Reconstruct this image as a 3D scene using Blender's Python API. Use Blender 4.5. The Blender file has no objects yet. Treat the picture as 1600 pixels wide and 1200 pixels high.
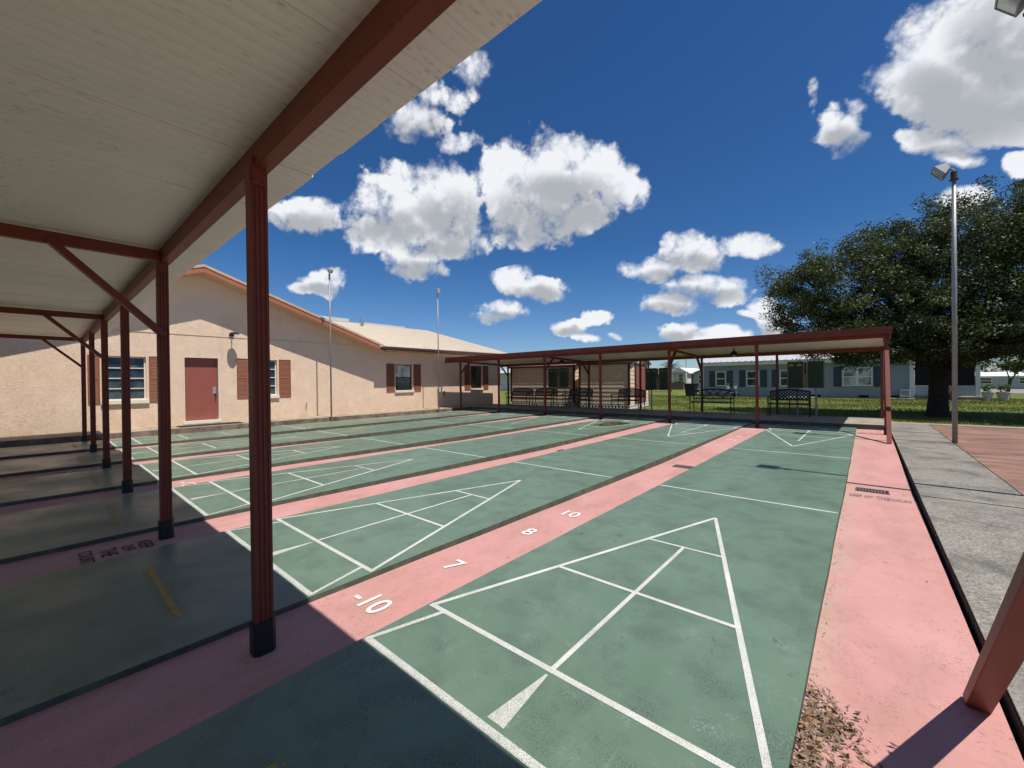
import bpy, bmesh, math, random
import numpy as np
from mathutils import Vector, Matrix
R_ = math.radians
random.seed(7); rng = np.random.default_rng(7)
sc = bpy.context.scene
COL = sc.collection

# ------------------------------------------------------------------ camera
CAM = np.array([2.0139, -1.0953, 1.3514]); PITCH, YAW, ROLL, FPX = -0.006408, -0.713168, -0.011141, 640.91
def cam_axes():
    f = np.array([math.sin(YAW)*math.cos(PITCH), math.cos(YAW)*math.cos(PITCH), math.sin(PITCH)])
    rt = np.array([math.cos(YAW), -math.sin(YAW), 0.0]); up = np.cross(rt, f)
    return rt*math.cos(ROLL)+up*math.sin(ROLL), -rt*math.sin(ROLL)+up*math.cos(ROLL), f
RT, UP, FW = cam_axes()
cd = bpy.data.cameras.new('camera'); cam = bpy.data.objects.new('camera', cd); COL.objects.link(cam)
cd.sensor_width = 36.0; cd.lens = FPX*36.0/1600.0; cd.clip_start = 0.05; cd.clip_end = 3000
cam.matrix_world = Matrix(((RT[0], UP[0], -FW[0], CAM[0]), (RT[1], UP[1], -FW[1], CAM[1]), (RT[2], UP[2], -FW[2], CAM[2]), (0, 0, 0, 1)))
sc.camera = cam

# ------------------------------------------------------------------ light and exposure
SUN = Vector((1.0, -0.022, 2.33)).normalized()
SUN_EL = math.asin(SUN.z); SUN_AZ = math.atan2(SUN.x, SUN.y)
ld = bpy.data.lights.new('sun', 'SUN'); ld.energy = 5.0; ld.angle = R_(0.53); ld.color = (1.0, 0.95, 0.87)
sun = bpy.data.objects.new('sun', ld); COL.objects.link(sun)
sun.rotation_euler = SUN.to_track_quat('Z', 'Y').to_euler(); sun.location = (20, 0, 40)
SKY_STRENGTH = 0.075
sc.view_settings.view_transform = 'Standard'; sc.view_settings.look = 'None'
sc.view_settings.exposure = 0.25; sc.view_settings.gamma = 1.0; sc.view_settings.use_curve_mapping = False
try:
    sc.cycles.max_bounces = 8; sc.cycles.diffuse_bounces = 4; sc.cycles.transparent_max_bounces = 8
    sc.cycles.use_denoising = True
except Exception: pass

# ------------------------------------------------------------------ sky with cumulus clouds
def build_world():
    w = bpy.data.worlds.new('World'); sc.world = w; w.use_nodes = True
    nt = w.node_tree; N = nt.nodes; L = nt.links; N.clear()
    out = N.new('ShaderNodeOutputWorld')
    sky = N.new('ShaderNodeTexSky'); sky.sky_type = 'NISHITA'; sky.sun_disc = False
    sky.sun_elevation = SUN_EL; sky.sun_rotation = SUN_AZ
    sky.air_density = 1.0; sky.dust_density = 0.1; sky.ozone_density = 1.2; sky.altitude = 0
    hs = N.new('ShaderNodeHueSaturation'); hs.inputs['Saturation'].default_value = 1.14; hs.inputs['Value'].default_value = 0.92
    L.new(sky.outputs[0], hs.inputs['Color'])
    tc = N.new('ShaderNodeTexCoord'); D = tc.outputs['Generated']
    sep = N.new('ShaderNodeSeparateXYZ'); L.new(D, sep.inputs[0])
    def math_(op, a, b=None, c=None, clamp=False):
        n = N.new('ShaderNodeMath'); n.operation = op; n.use_clamp = clamp
        for i, v in enumerate((a, b, c)):
            if v is None: continue
            if isinstance(v, (int, float)): n.inputs[i].default_value = v
            else: L.new(v, n.inputs[i])
        return n.outputs[0]
    az = math_('ARCTAN2', sep.outputs[0], sep.outputs[1]); el = math_('ARCSINE', sep.outputs[2])
    tint = N.new('ShaderNodeMix'); tint.data_type = 'RGBA'; tint.blend_type = 'MULTIPLY'; tint.inputs[0].default_value = 1.0
    tr = N.new('ShaderNodeMapRange'); L.new(el, tr.inputs[0]); tr.inputs[1].default_value = 0.0; tr.inputs[2].default_value = 0.30
    tmx = N.new('ShaderNodeMix'); tmx.data_type = 'RGBA'; L.new(tr.outputs[0], tmx.inputs[0]); tmx.inputs[6].default_value = (0.72, 0.88, 1.24, 1); tmx.inputs[7].default_value = (0.40, 0.72, 1.04, 1)
    L.new(hs.outputs[0], tint.inputs[6]); L.new(tmx.outputs[2], tint.inputs[7]); SKYC = tint.outputs[2]
    def ang(px, py):
        d = RT*((px-800)/FPX) - UP*((py-600)/FPX) + FW; d /= np.linalg.norm(d)
        return np.array([math.atan2(d[0], d[1]), math.asin(d[2])])
    # each bank of cumulus is its own branch: (centre, radii) of its puffs and of its grey undersides
    banks = [
      ('below', [(798,430,32,16),(842,452,42,19),(812,446,30,17),(785,486,38,16),(772,494,40,10),
        (1088,393,56,28),(1022,424,48,17),(1060,410,40,20),(1155,383,44,16),(1105,448,74,22),(1048,474,56,19),(1140,464,34,14),(1196,482,30,22),(1212,508,26,20),(1168,490,16,7),
        (936,495,25,12),(888,513,27,12),(912,506,16,6),(962,523,12,6),(915,530,18,7),(1060,517,34,15),(1130,522,40,12),(1090,528,50,8)],
       [(836,462,40,10),(785,496,32,7),(1080,410,50,12),(1040,434,40,8),(1095,462,60,12),(1040,484,40,9),(1206,514,22,12),(1060,526,28,8),(888,520,20,6)]),
      ('above', [(640,330,95,62),(590,362,58,34),(690,300,68,46),(622,283,28,28),(722,335,34,64),(700,378,60,28),(660,350,80,50),
        (850,300,112,86),(797,258,44,36),(880,245,54,38),(940,268,56,40),(815,345,74,44),(915,335,56,38),(966,290,30,44),(785,310,34,60),
        (1000,296,20,34,0.5),(722,226,42,24,0.45),(650,190,66,36,0.8),(700,150,52,30,0.7),(738,112,34,34,0.6),(645,406,38,30),(648,425,52,14),(475,336,60,30),(455,330,40,20),(505,442,36,20),(482,452,30,10)],
       [(615,358,66,26),(700,350,44,34),(690,388,50,16),(850,350,100,40),(880,300,66,24),(925,330,40,30),(645,426,40,12),(640,208,44,20),(470,350,44,16),(500,452,28,8)]),
      ('right', [(1480,90,122,92),(1562,60,112,96),(1418,128,62,60),(1505,175,112,56),(1442,78,66,58),(1590,150,84,58),(1640,60,90,110),(1500,120,100,80),
        (1478,226,70,22),(1560,214,92,19),(1430,216,38,11),(1498,248,42,14),(1312,212,48,38,0.75),(1590,262,26,20),(1500,312,46,20),(1266,160,14,38,0.25),(1340,168,18,22,0.3),(1360,210,50,26,0.2)],
       [(1505,185,120,46),(1560,90,70,70),(1470,150,70,40),(1590,165,60,40),(1318,224,30,20),(1485,238,50,10)])]
    def ray(px, py): return RT*((px-800)/FPX) - UP*((py-600)/FPX) + FW
    cut = np.cross(ray(645, 452), ray(1100, 340)); cut = cut/np.linalg.norm(cut)*(1 if np.dot(cut, UP) > 0 else 1)
    if np.dot(cut, ray(700, 300)) < 0: cut = -cut
    dn = N.new('ShaderNodeVectorMath'); dn.operation = 'DOT_PRODUCT'; L.new(D, dn.inputs[0]); dn.inputs[1].default_value = tuple(cut)
    over = math_('GREATER_THAN', dn.outputs['Value'], 0.0); under = math_('SUBTRACT', 1.0, over)
    def azr(x0, x1):
        a0, a1 = ang(x0, 500)[0], ang(x1, 500)[0]; return math_('COMPARE', az, float((a0+a1)/2), float((a1-a0)/2))
    def elr(lo, hi): return math_('COMPARE', el, (lo+hi)/2, (hi-lo)/2)
    masks = {'below': math_('MULTIPLY', math_('MULTIPLY', azr(700, 1244), elr(0.02, 0.42)), under),
             'above': math_('MULTIPLY', math_('MULTIPLY', azr(380, 1050), elr(0.10, 0.85)), over),
             'right': math_('MULTIPLY', azr(1244, 1800), elr(0.15, 0.95))}
    k = 1.0/SKY_STRENGTH
    base = N.new('ShaderNodeBackground'); L.new(SKYC, base.inputs[0]); base.inputs[1].default_value = SKY_STRENGTH
    shader = base.outputs[0]
    no = N.new('ShaderNodeTexNoise'); no.inputs['Scale'].default_value = 4.5; no.inputs['Detail'].default_value = 5; L.new(D, no.inputs['Vector'])  # unseen clouds added behind the view to make the ambient light whiter
    mo = N.new('ShaderNodeMapRange'); mo.interpolation_type = 'SMOOTHSTEP'; L.new(no.outputs['Fac'], mo.inputs[0]); mo.inputs[1].default_value = 0.55; mo.inputs[2].default_value = 0.66
    xo = N.new('ShaderNodeMix'); xo.data_type = 'RGBA'; L.new(math_('MULTIPLY', mo.outputs[0], 0.9), xo.inputs[0]); L.new(SKYC, xo.inputs[6]); xo.inputs[7].default_value = (0.72*k, 0.73*k, 0.75*k, 1)
    bo = N.new('ShaderNodeBackground'); L.new(xo.outputs[2], bo.inputs[0]); bo.inputs[1].default_value = SKY_STRENGTH
    df = N.new('ShaderNodeVectorMath'); df.operation = 'DOT_PRODUCT'; L.new(D, df.inputs[0]); df.inputs[1].default_value = tuple(FW)
    mo2 = N.new('ShaderNodeMixShader'); L.new(math_('LESS_THAN', df.outputs['Value'], 0.40), mo2.inputs[0]); L.new(base.outputs[0], mo2.inputs[1]); L.new(bo.outputs[0], mo2.inputs[2]); shader = mo2.outputs[0]
    for bank, clouds, greys in banks:
        nw = N.new('ShaderNodeTexNoise'); nw.inputs['Scale'].default_value = 13; nw.inputs['Detail'].default_value = 4
        L.new(D, nw.inputs['Vector'])
        sw = N.new('ShaderNodeSeparateColor'); L.new(nw.outputs['Color'], sw.inputs[0])
        azw = math_('MULTIPLY_ADD', math_('SUBTRACT', sw.outputs[0], 0.5), 0.05, az)
        elw = math_('MULTIPLY_ADD', math_('SUBTRACT', sw.outputs[1], 0.5), 0.042, el)
        cb = N.new('ShaderNodeCombineXYZ'); L.new(azw, cb.inputs[0]); L.new(elw, cb.inputs[1]); cb.inputs[2].default_value = 1.0
        P = cb.outputs[0]
        def field(blobs, smooth):
            acc = None
            for (px, py, rx, ry, *wt) in blobs:
                c = ang(px, py); J = np.stack([(ang(px+2, py)-c)/2, (ang(px, py+2)-c)/2], 1)
                g_ = 1.18 if max(rx, ry) < 50 else 1.05; Mi = np.diag([1.0/(rx*g_), 1.0/(ry*g_)]) @ np.linalg.inv(J); kk_ = -Mi @ c
                rs = []
                for row, kk in zip(Mi, kk_):
                    n = N.new('ShaderNodeVectorMath'); n.operation = 'DOT_PRODUCT'
                    L.new(P, n.inputs[0]); n.inputs[1].default_value = (row[0], row[1], kk); rs.append(n.outputs['Value'])
                r2 = math_('MULTIPLY_ADD', rs[1], rs[1], math_('MULTIPLY', rs[0], rs[0]))
                f = math_('SUBTRACT', wt[0] if wt else 1.0, math_('MINIMUM', r2, 4.0))
                acc = f if acc is None else math_('SMOOTH_MAX', acc, f, smooth)
            return acc
        F = field(clouds, 0.15); Gf = field(greys, 0.5)
        nf = N.new('ShaderNodeTexNoise'); nf.inputs['Scale'].default_value = 17; nf.inputs['Detail'].default_value = 9; nf.inputs['Roughness'].default_value = 0.62
        L.new(D, nf.inputs['Vector'])
        nb = N.new('ShaderNodeTexNoise'); nb.inputs['Scale'].default_value = 30; nb.inputs['Detail'].default_value = 3; nb.inputs['Roughness'].default_value = 0.5
        L.new(D, nb.inputs['Vector'])
        bil = math_('SUBTRACT', math_('ABSOLUTE', math_('SUBTRACT', nb.outputs['Fac'], 0.5)), 0.08)   # billowed puffs
        fn = math_('MULTIPLY_ADD', bil, 1.6, math_('MULTIPLY_ADD', math_('SUBTRACT', nf.outputs['Fac'], 0.5), 2.7, F))
        mr = N.new('ShaderNodeMapRange'); mr.interpolation_type = 'SMOOTHSTEP'; L.new(fn, mr.inputs[0])
        mr.inputs[1].default_value = -0.08; L.new(math_('MULTIPLY_ADD', sw.outputs[2], 2.6, -0.55, ), mr.inputs[2])
        dens = math_('MULTIPLY', mr.outputs[0], 0.98)
        gn = math_('MULTIPLY_ADD', math_('SUBTRACT', nb.outputs['Fac'], 0.5), -1.5, Gf)
        gn = math_('MULTIPLY_ADD', bil, -2.2, gn)
        mg = N.new('ShaderNodeMapRange'); mg.interpolation_type = 'SMOOTHSTEP'; L.new(gn, mg.inputs[0])
        mg.inputs[1].default_value = -1.1; mg.inputs[2].default_value = 1.05
        mc = N.new('ShaderNodeMix'); mc.data_type = 'RGBA'; L.new(mg.outputs[0], mc.inputs[0])
        mc.inputs[6].default_value = (0.76*k, 0.775*k, 0.80*k, 1); mc.inputs[7].default_value = (0.37*k, 0.39*k, 0.42*k, 1)
        mx = N.new('ShaderNodeMix'); mx.data_type = 'RGBA'; L.new(dens, mx.inputs[0])
        L.new(SKYC, mx.inputs[6]); L.new(mc.outputs[2], mx.inputs[7])
        bgc = N.new('ShaderNodeBackground'); L.new(mx.outputs[2], bgc.inputs[0]); bgc.inputs[1].default_value = SKY_STRENGTH
        ms = N.new('ShaderNodeMixShader'); L.new(masks[bank], ms.inputs[0]); L.new(shader, ms.inputs[1]); L.new(bgc.outputs[0], ms.inputs[2])
        shader = ms.outputs[0]
    L.new(shader, out.inputs[0])
    w.cycles.sampling_method = 'MANUAL'; w.cycles.sample_map_resolution = 512
build_world()

# ------------------------------------------------------------------ materials
class NT:
    def __init__(s, name):
        s.m = bpy.data.materials.new(name); s.m.use_nodes = True; s.t = s.m.node_tree; s.N = s.t.nodes; s.L = s.t.links
        s.b = s.N['Principled BSDF']; s.out = s.N['Material Output']
        s.geo = s.N.new('ShaderNodeNewGeometry'); s.tc = s.N.new('ShaderNodeTexCoord')
    def noise(s, scale, detail=4, rough=0.55, world=True, stretch=None, dist=0.0):
        n = s.N.new('ShaderNodeTexNoise'); n.inputs['Scale'].default_value = scale; n.inputs['Detail'].default_value = detail
        n.inputs['Roughness'].default_value = rough; n.inputs['Distortion'].default_value = dist
        v = s.geo.outputs['Position'] if world else s.tc.outputs['Object']
        if stretch:
            mp = s.N.new('ShaderNodeMapping'); mp.inputs['Scale'].default_value = stretch; s.L.new(v, mp.inputs[0]); v = mp.outputs[0]
        s.L.new(v, n.inputs['Vector']); return n.outputs['Fac']
    def range(s, v, a, b, c=0.0, d=1.0):
        n = s.N.new('ShaderNodeMapRange'); s.L.new(v, n.inputs[0])
        for i, x in zip((1, 2, 3, 4), (a, b, c, d)): n.inputs[i].default_value = x
        return n.outputs[0]
    def mul(s, a, b):
        n = s.N.new('ShaderNodeMath'); n.operation = 'MULTIPLY'
        for i, x in enumerate((a, b)):
            if isinstance(x, (int, float)): n.inputs[i].default_value = x
            else: s.L.new(x, n.inputs[i])
        return n.outputs[0]
    def mix(s, f, a, b):
        n = s.N.new('ShaderNodeMix'); n.data_type = 'RGBA'
        if isinstance(f, (int, float)): n.inputs[0].default_value = f
        else: s.L.new(f, n.inputs[0])
        for i, x in ((6, a), (7, b)):
            if isinstance(x, (tuple, list)): n.inputs[i].default_value = (*x[:3], 1)
            else: s.L.new(x, n.inputs[i])
        return n.outputs[2]
    def base(s, c):
        if isinstance(c, (tuple, list)): s.b.inputs['Base Color'].default_value = (*c[:3], 1)
        else: s.L.new(c, s.b.inputs['Base Color'])
    def rough(s, r):
        if isinstance(r, (int, float)): s.b.inputs['Roughness'].default_value = r
        else: s.L.new(r, s.b.inputs['Roughness'])
    def spec(s, v): s.b.inputs['Specular IOR Level'].default_value = v
    def bump(s, h, strength=0.3, dist=0.01):
        n = s.N.new('ShaderNodeBump'); n.inputs['Strength'].default_value = strength; n.inputs['Distance'].default_value = dist
        s.L.new(h, n.inputs['Height']); s.L.new(n.outputs[0], s.b.inputs['Normal'])
def sh(c, k): return tuple(min(1, x*k) for x in c)
def plain(name, col, rough=0.6, var=0.15, scale=5, bump=0.0, bscale=60, metal=0.0, spec=0.4, dirt=None, dscale=3, damt=0.5, world=True):
    t = NT(name); n = t.noise(scale, 5, 0.6, world)
    c = t.mix(t.range(n, 0.3, 0.7), sh(col, 1-var), sh(col, 1+var))
    if dirt: c = t.mix(t.mul(t.range(t.noise(dscale, 8, 0.7, world), 0.5, 0.72), damt), c, dirt)
    t.base(c); t.rough(rough); t.spec(spec); t.b.inputs['Metallic'].default_value = metal
    if bump: t.bump(t.noise(bscale, 4, 0.6, world), bump, 0.01)
    return t.m

def m_court():
    t = NT('court_green_paint')
    big = t.noise(0.55, 6, 0.6); med = t.noise(3.2, 6, 0.65); fine = t.noise(140, 4, 0.8); streak = t.noise(2.4, 5, 0.6, True, (1, 0.22, 1))
    c = t.mix(t.range(big, 0.35, 0.65), (0.098, 0.155, 0.108), (0.120, 0.186, 0.134))
    c = t.mix(t.mul(t.range(streak, 0.48, 0.72), 0.25), c, (0.15, 0.21, 0.165))
    worn = t.range(med, 0.46, 0.62)
    c = t.mix(t.mul(t.mul(worn, t.range(fine, 0.48, 0.58)), 0.85), c, (0.036, 0.042, 0.038))
    pale = t.range(t.noise(5.5, 7, 0.7), 0.54, 0.68)
    c = t.mix(t.mul(t.mul(pale, t.range(t.noise(80, 4, 0.75), 0.5, 0.6)), 0.6), c, (0.27, 0.32, 0.28))
    cn = t.noise(0.9, 5, 0.6, True, None, 0.6); m1 = t.N.new('ShaderNodeMath'); m1.operation = 'SUBTRACT'; t.L.new(cn, m1.inputs[0]); m1.inputs[1].default_value = 0.47
    m2 = t.N.new('ShaderNodeMath'); m2.operation = 'ABSOLUTE'; t.L.new(m1.outputs[0], m2.inputs[0])
    crack = t.mul(t.range(m2.outputs[0], 0.0, 0.0022, 1.0, 0.0), t.range(t.noise(0.7, 3), 0.46, 0.56))
    c = t.mix(t.mul(crack, 0.75), c, (0.04, 0.05, 0.04))
    sc_ = t.mul(t.range(t.noise(14, 5, 0.7, True, (1, 0.10, 1)), 0.60, 0.72), t.range(t.noise(1.1, 4), 0.45, 0.6))
    c = t.mix(t.mul(sc_, 0.35), c, (0.24, 0.28, 0.25))
    t.base(c); t.rough(t.range(t.noise(1.3, 4), 0.35, 0.7, 0.30, 0.55)); t.spec(0.45)
    t.bump(t.noise(220, 3, 0.7), 0.25, 0.003); return t.m
def m_lines():
    t = NT('white_line_paint'); worn = t.range(t.noise(2.0, 5), 0.38, 0.66)
    sy_ = t.N.new('ShaderNodeSeparateXYZ'); t.L.new(t.geo.outputs['Position'], sy_.inputs[0])
    mxw = t.N.new('ShaderNodeMath'); mxw.operation = 'MAXIMUM'; t.L.new(worn, mxw.inputs[0]); t.L.new(t.range(sy_.outputs[1], 0.30, 0.75, 0.95, 0.0), mxw.inputs[1]); worn = mxw.outputs[0]
    c = t.mix(t.mul(worn, t.range(t.noise(190, 4, 0.85), 0.44, 0.58)), t.mix(t.range(t.noise(6, 5, 0.7), 0.35, 0.7), (0.60, 0.60, 0.56), (0.47, 0.48, 0.44)), (0.20, 0.22, 0.19))
    t.base(c); t.rough(0.6); return t.m
def m_pink():
    t = NT('pink_gutter_paint')
    c = t.mix(t.range(t.noise(0.8, 6, 0.6), 0.35, 0.65), (0.46, 0.225, 0.205), (0.495, 0.265, 0.245))
    c = t.mix(t.mul(t.range(t.noise(2.6, 7, 0.7, True, (1, 0.5, 1)), 0.46, 0.70), 0.75), c, (0.34, 0.185, 0.15))
    c = t.mix(t.mul(t.range(t.noise(16, 8, 0.75), 0.58, 0.68), 0.45), c, (0.24, 0.135, 0.11))
    c = t.mix(t.mul(t.mul(t.range(t.noise(70, 4, 0.8), 0.56, 0.64), t.range(t.noise(4, 5, 0.7), 0.45, 0.6)), 0.75), c, (0.13, 0.085, 0.075))
    sx_ = t.N.new('ShaderNodeSeparateXYZ'); t.L.new(t.geo.outputs['Position'], sx_.inputs[0])
    band = t.mul(t.range(sx_.outputs[0], 1.79, 1.96, 1.0, 0.0), t.range(sx_.outputs[0], 1.70, 1.78))
    c = t.mix(t.mul(band, t.range(t.noise(7, 7, 0.75), 0.40, 0.62)), c, (0.40, 0.31, 0.245))
    c = t.mix(t.mul(band, t.range(t.noise(30, 6, 0.8), 0.56, 0.66)), c, (0.16, 0.12, 0.09))
    t.base(c); t.rough(0.72); t.spec(0.3); t.bump(t.noise(180, 4, 0.7), 0.35, 0.004); return t.m
def m_concrete(name='aggregate_concrete', col=(0.212, 0.198, 0.166), dark=(0.075, 0.072, 0.062)):
    t = NT(name)
    v = t.N.new('ShaderNodeTexVoronoi'); v.inputs['Scale'].default_value = 75; t.L.new(t.geo.outputs['Position'], v.inputs['Vector'])
    sep = t.N.new('ShaderNodeSeparateColor'); t.L.new(v.outputs['Color'], sep.inputs[0])
    c = t.mix(sep.outputs[0], sh(col, 0.62), sh(col, 1.45))
    c = t.mix(t.range(t.noise(0.9, 7, 0.7), 0.36, 0.66), c, t.mix(0.5, c, col))
    c = t.mix(t.mul(t.range(t.noise(1.7, 8, 0.7), 0.46, 0.66), 0.85), c, dark)
    t.base(c); t.rough(t.range(sep.outputs[1], 0, 1, 0.45, 0.85)); t.bump(v.outputs['Distance'], 0.5, 0.006); return t.m
def m_stucco():
    t = NT('trowelled_stucco')
    n1 = t.noise(8.5, 3, 0.5, True, (1, 1, 1.4), 2.2)
    a = t.N.new('ShaderNodeMath'); a.operation = 'SUBTRACT'; t.L.new(n1, a.inputs[0]); a.inputs[1].default_value = 0.5
    b = t.N.new('ShaderNodeMath'); b.operation = 'ABSOLUTE'; t.L.new(a.outputs[0], b.inputs[0])
    ridge = t.range(b.outputs[0], 0.0, 0.05, 1.0, 0.0)
    patch = t.mul(ridge, t.range(t.noise(2.2, 3), 0.28, 0.5))
    c = t.mix(t.range(t.noise(1.2, 5), 0.35, 0.65), (0.735, 0.55, 0.41), (0.775, 0.59, 0.445))
    c = t.mix(t.mul(patch, 0.07), c, (0.46, 0.31, 0.21))
    sep = t.N.new('ShaderNodeSeparateXYZ'); t.L.new(t.geo.outputs['Position'], sep.inputs[0])
    low = t.mul(t.range(sep.outputs[2], 0.1, 0.55, 1.0, 0.0), t.range(t.noise(3.5, 6, 0.7), 0.35, 0.7))
    c = t.mix(t.mul(low, 0.5), c, (0.50, 0.33, 0.17))
    stk = t.mul(t.range(t.noise(5, 5, 0.7, True, (1, 1, 0.07)), 0.54, 0.72), t.range(t.noise(0.8, 4), 0.42, 0.62))
    c = t.mix(t.mul(stk, 0.30), c, (0.42, 0.32, 0.24))
    t.base(c); t.rough(0.85); t.spec(0.2)
    h = t.N.new('ShaderNodeMath'); h.operation = 'MULTIPLY_ADD'; t.L.new(t.noise(40, 4, 0.6), h.inputs[0]); h.inputs[1].default_value = 0.35; t.L.new(patch, h.inputs[2])
    t.bump(h.outputs[0], 0.5, 0.022); return t.m
def m_ceiling():
    t = NT('stained_white_roof_pan')
    c = t.mix(t.range(t.noise(0.7, 5), 0.35, 0.65), (0.76, 0.74, 0.70), (0.82, 0.805, 0.77))
    c = t.mix(t.mul(t.range(t.noise(1.6, 6, 0.7, True, (1, 0.3, 1)), 0.5, 0.75), 0.30), c, (0.46, 0.43, 0.38))
    v = t.N.new('ShaderNodeTexVoronoi'); v.inputs['Scale'].default_value = 1.0; v.inputs['Randomness'].default_value = 1.0
    mp = t.N.new('ShaderNodeMapping'); mp.inputs['Scale'].default_value = (44, 20, 1); t.L.new(t.geo.outputs['Position'], mp.inputs[0]); t.L.new(mp.outputs[0], v.inputs['Vector'])
    sp = t.N.new('ShaderNodeSeparateColor'); t.L.new(v.outputs['Color'], sp.inputs[0])
    spot = t.mul(t.mul(t.range(v.outputs['Distance'], 0.15, 0.42, 1.0, 0.0), t.range(sp.outputs[0], 0.45, 0.6)), t.range(t.noise(2.0, 5, 0.7), 0.45, 0.62))
    c = t.mix(t.mul(spot, 0.42), c, (0.20, 0.15, 0.11))
    w = t.N.new('ShaderNodeTexWave'); w.bands_direction = 'X'; w.inputs['Scale'].default_value = 4.4; w.inputs['Distortion'].default_value = 0.25
    t.L.new(t.geo.outputs['Position'], w.inputs['Vector'])
    rib = t.range(w.outputs['Fac'], 0.0, 0.12, 1.0, 0.0)
    c = t.mix(t.mul(rib, 0.13), c, (0.25, 0.2, 0.16))
    t.base(c); t.rough(0.5); t.bump(w.outputs['Fac'], 0.25, 0.01); return t.m
def m_grass_ground():
    t = NT('lawn_soil')
    c = t.mix(t.range(t.noise(0.35, 5), 0.35, 0.65), (0.085, 0.11, 0.022), (0.135, 0.155, 0.035))
    c = t.mix(t.range(t.noise(9, 6, 0.7), 0.5, 0.75), c, (0.17, 0.16, 0.06)); t.base(c); t.rough(0.9); t.spec(0.1); return t.m
def m_leaf(name, a, b, cc, scale=0.9):
    t = NT(name)
    c = t.mix(t.range(t.noise(scale, 3), 0.35, 0.65), a, b); c = t.mix(t.range(t.noise(24, 2), 0.5, 0.75), c, cc)
    t.base(c); t.rough(0.5); t.spec(0.3)
    tr = t.N.new('ShaderNodeBsdfTranslucent'); t.L.new(c, tr.inputs[0]); ms = t.N.new('ShaderNodeMixShader'); ms.inputs[0].default_value = 0.22
    t.L.new(t.b.outputs[0], ms.inputs[1]); t.L.new(tr.outputs[0], ms.inputs[2]); t.L.new(ms.outputs[0], t.out.inputs[0]); return t.m
def m_patio():
    t = NT('red_stained_concrete')
    c = t.mix(t.range(t.noise(0.8, 7, 0.7), 0.35, 0.65), (0.21, 0.095, 0.065), (0.29, 0.16, 0.115))
    c = t.mix(t.mul(t.range(t.noise(1.4, 8, 0.72, True, (0.6, 1.5, 1)), 0.44, 0.62), 0.85), c, (0.085, 0.06, 0.05))
    t.base(c); t.rough(0.8); t.bump(t.noise(90, 4), 0.3, 0.005); return t.m

GREEN, LINE, PINK, CONC, STUCCO, CEIL = m_court(), m_lines(), m_pink(), m_concrete(), m_stucco(), m_ceiling()
SIDE = plain('mossy_slab_edge', (0.075, 0.085, 0.06), 0.9, 0.35, 7, 0.4, 90)
YELLOW = plain('faded_yellow_paint', (0.33, 0.22, 0.055), 0.7, 0.3, 30)
STENCIL = plain('black_stencil_paint', (0.035, 0.032, 0.035), 0.8, 0.4, 60)
STENCIL_FADED = plain('faded_stencil_paint', (0.20, 0.17, 0.17), 0.8, 0.4, 60)
WHITE_NUM = plain('white_number_paint', (0.70, 0.66, 0.62), 0.7, 0.1, 40)
RED = plain('oxide_red_paint', (0.165, 0.038, 0.026), 0.5, 0.12, 3, 0.08, 40, 0, 0.25, (0.11, 0.022, 0.015), 5, 0.45)
BOOT = plain('black_bitumen_boot', (0.012, 0.012, 0.013), 0.5, 0.3, 20, 0.3, 60)
SOIL = plain('dark_damp_soil', (0.028, 0.024, 0.02), 0.95, 0.5, 18, 0.9, 45)
SLABC = plain('weathered_slab_concrete', (0.27, 0.24, 0.20), 0.85, 0.2, 2.2, 0.4, 70, 0, 0.3, (0.09, 0.085, 0.07), 2.5, 0.7)
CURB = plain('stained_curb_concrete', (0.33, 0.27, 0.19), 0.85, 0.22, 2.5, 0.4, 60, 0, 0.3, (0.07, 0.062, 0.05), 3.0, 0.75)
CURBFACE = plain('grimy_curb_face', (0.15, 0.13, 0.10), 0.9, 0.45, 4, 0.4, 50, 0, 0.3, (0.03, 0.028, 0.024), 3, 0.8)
PATIO, LAWN = m_patio(), m_grass_ground()
TANROOF = plain('tan_metal_roofing', (0.55, 0.47, 0.37), 0.55, 0.06, 1.5, 0, 60, 0, 0.4)
TRIMTAN = plain('tan_trim_paint', (0.50, 0.36, 0.24), 0.6, 0.08, 4)
RAKE = plain('terracotta_fascia_paint', (0.36, 0.12, 0.07), 0.55, 0.1, 4)
SOFFIT = plain('peach_soffit_vinyl', (0.55, 0.38, 0.26), 0.6, 0.06, 4)
SHUTTER = plain('brown_red_shutter_paint', (0.24, 0.085, 0.042), 0.55, 0.12, 12)
DOORP = plain('dusty_red_door_paint', (0.265, 0.080, 0.058), 0.5, 0.06, 3)
FRAMEW = plain('off_white_frame_paint', (0.68, 0.62, 0.52), 0.5, 0.06, 8)
STEEL = plain('brushed_steel', (0.55, 0.55, 0.56), 0.35, 0.05, 20, 0, 60, 0.8)
GALV = plain('galvanised_steel', (0.27, 0.27, 0.28), 0.5, 0.15, 6, 0, 60, 0.35)
def m_glass(name, col=(0.02, 0.026, 0.024)):
    t = NT(name); c = t.mix(t.range(t.noise(2.5, 3, 0.5, True, (1, 1, 0.6)), 0.4, 0.6), col, sh(col, 3.0)); t.base(c); t.rough(0.06); t.spec(0.6); return t.m
GLASS = m_glass('dark_window_glass'); BLIND = m_glass('window_with_pale_blind', (0.17, 0.19, 0.18))
MAT = plain('black_rubber_mat', (0.014, 0.014, 0.014), 0.9, 0.3, 40)
BLACK = plain('black_cast_iron', (0.010, 0.010, 0.011), 0.4, 0.2, 20)
BOARD = plain('dark_green_scoreboard', (0.012, 0.058, 0.032), 0.5, 0.2, 4)
WOOD = plain('weathered_pale_wood', (0.22, 0.20, 0.15), 0.8, 0.25, 8)
LABEL = plain('yellowed_label_card', (0.42, 0.38, 0.14), 0.7, 0.15, 12)
TANSIDE = plain('tan_lap_siding', (0.70, 0.54, 0.39), 0.6, 0.06, 3)
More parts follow.
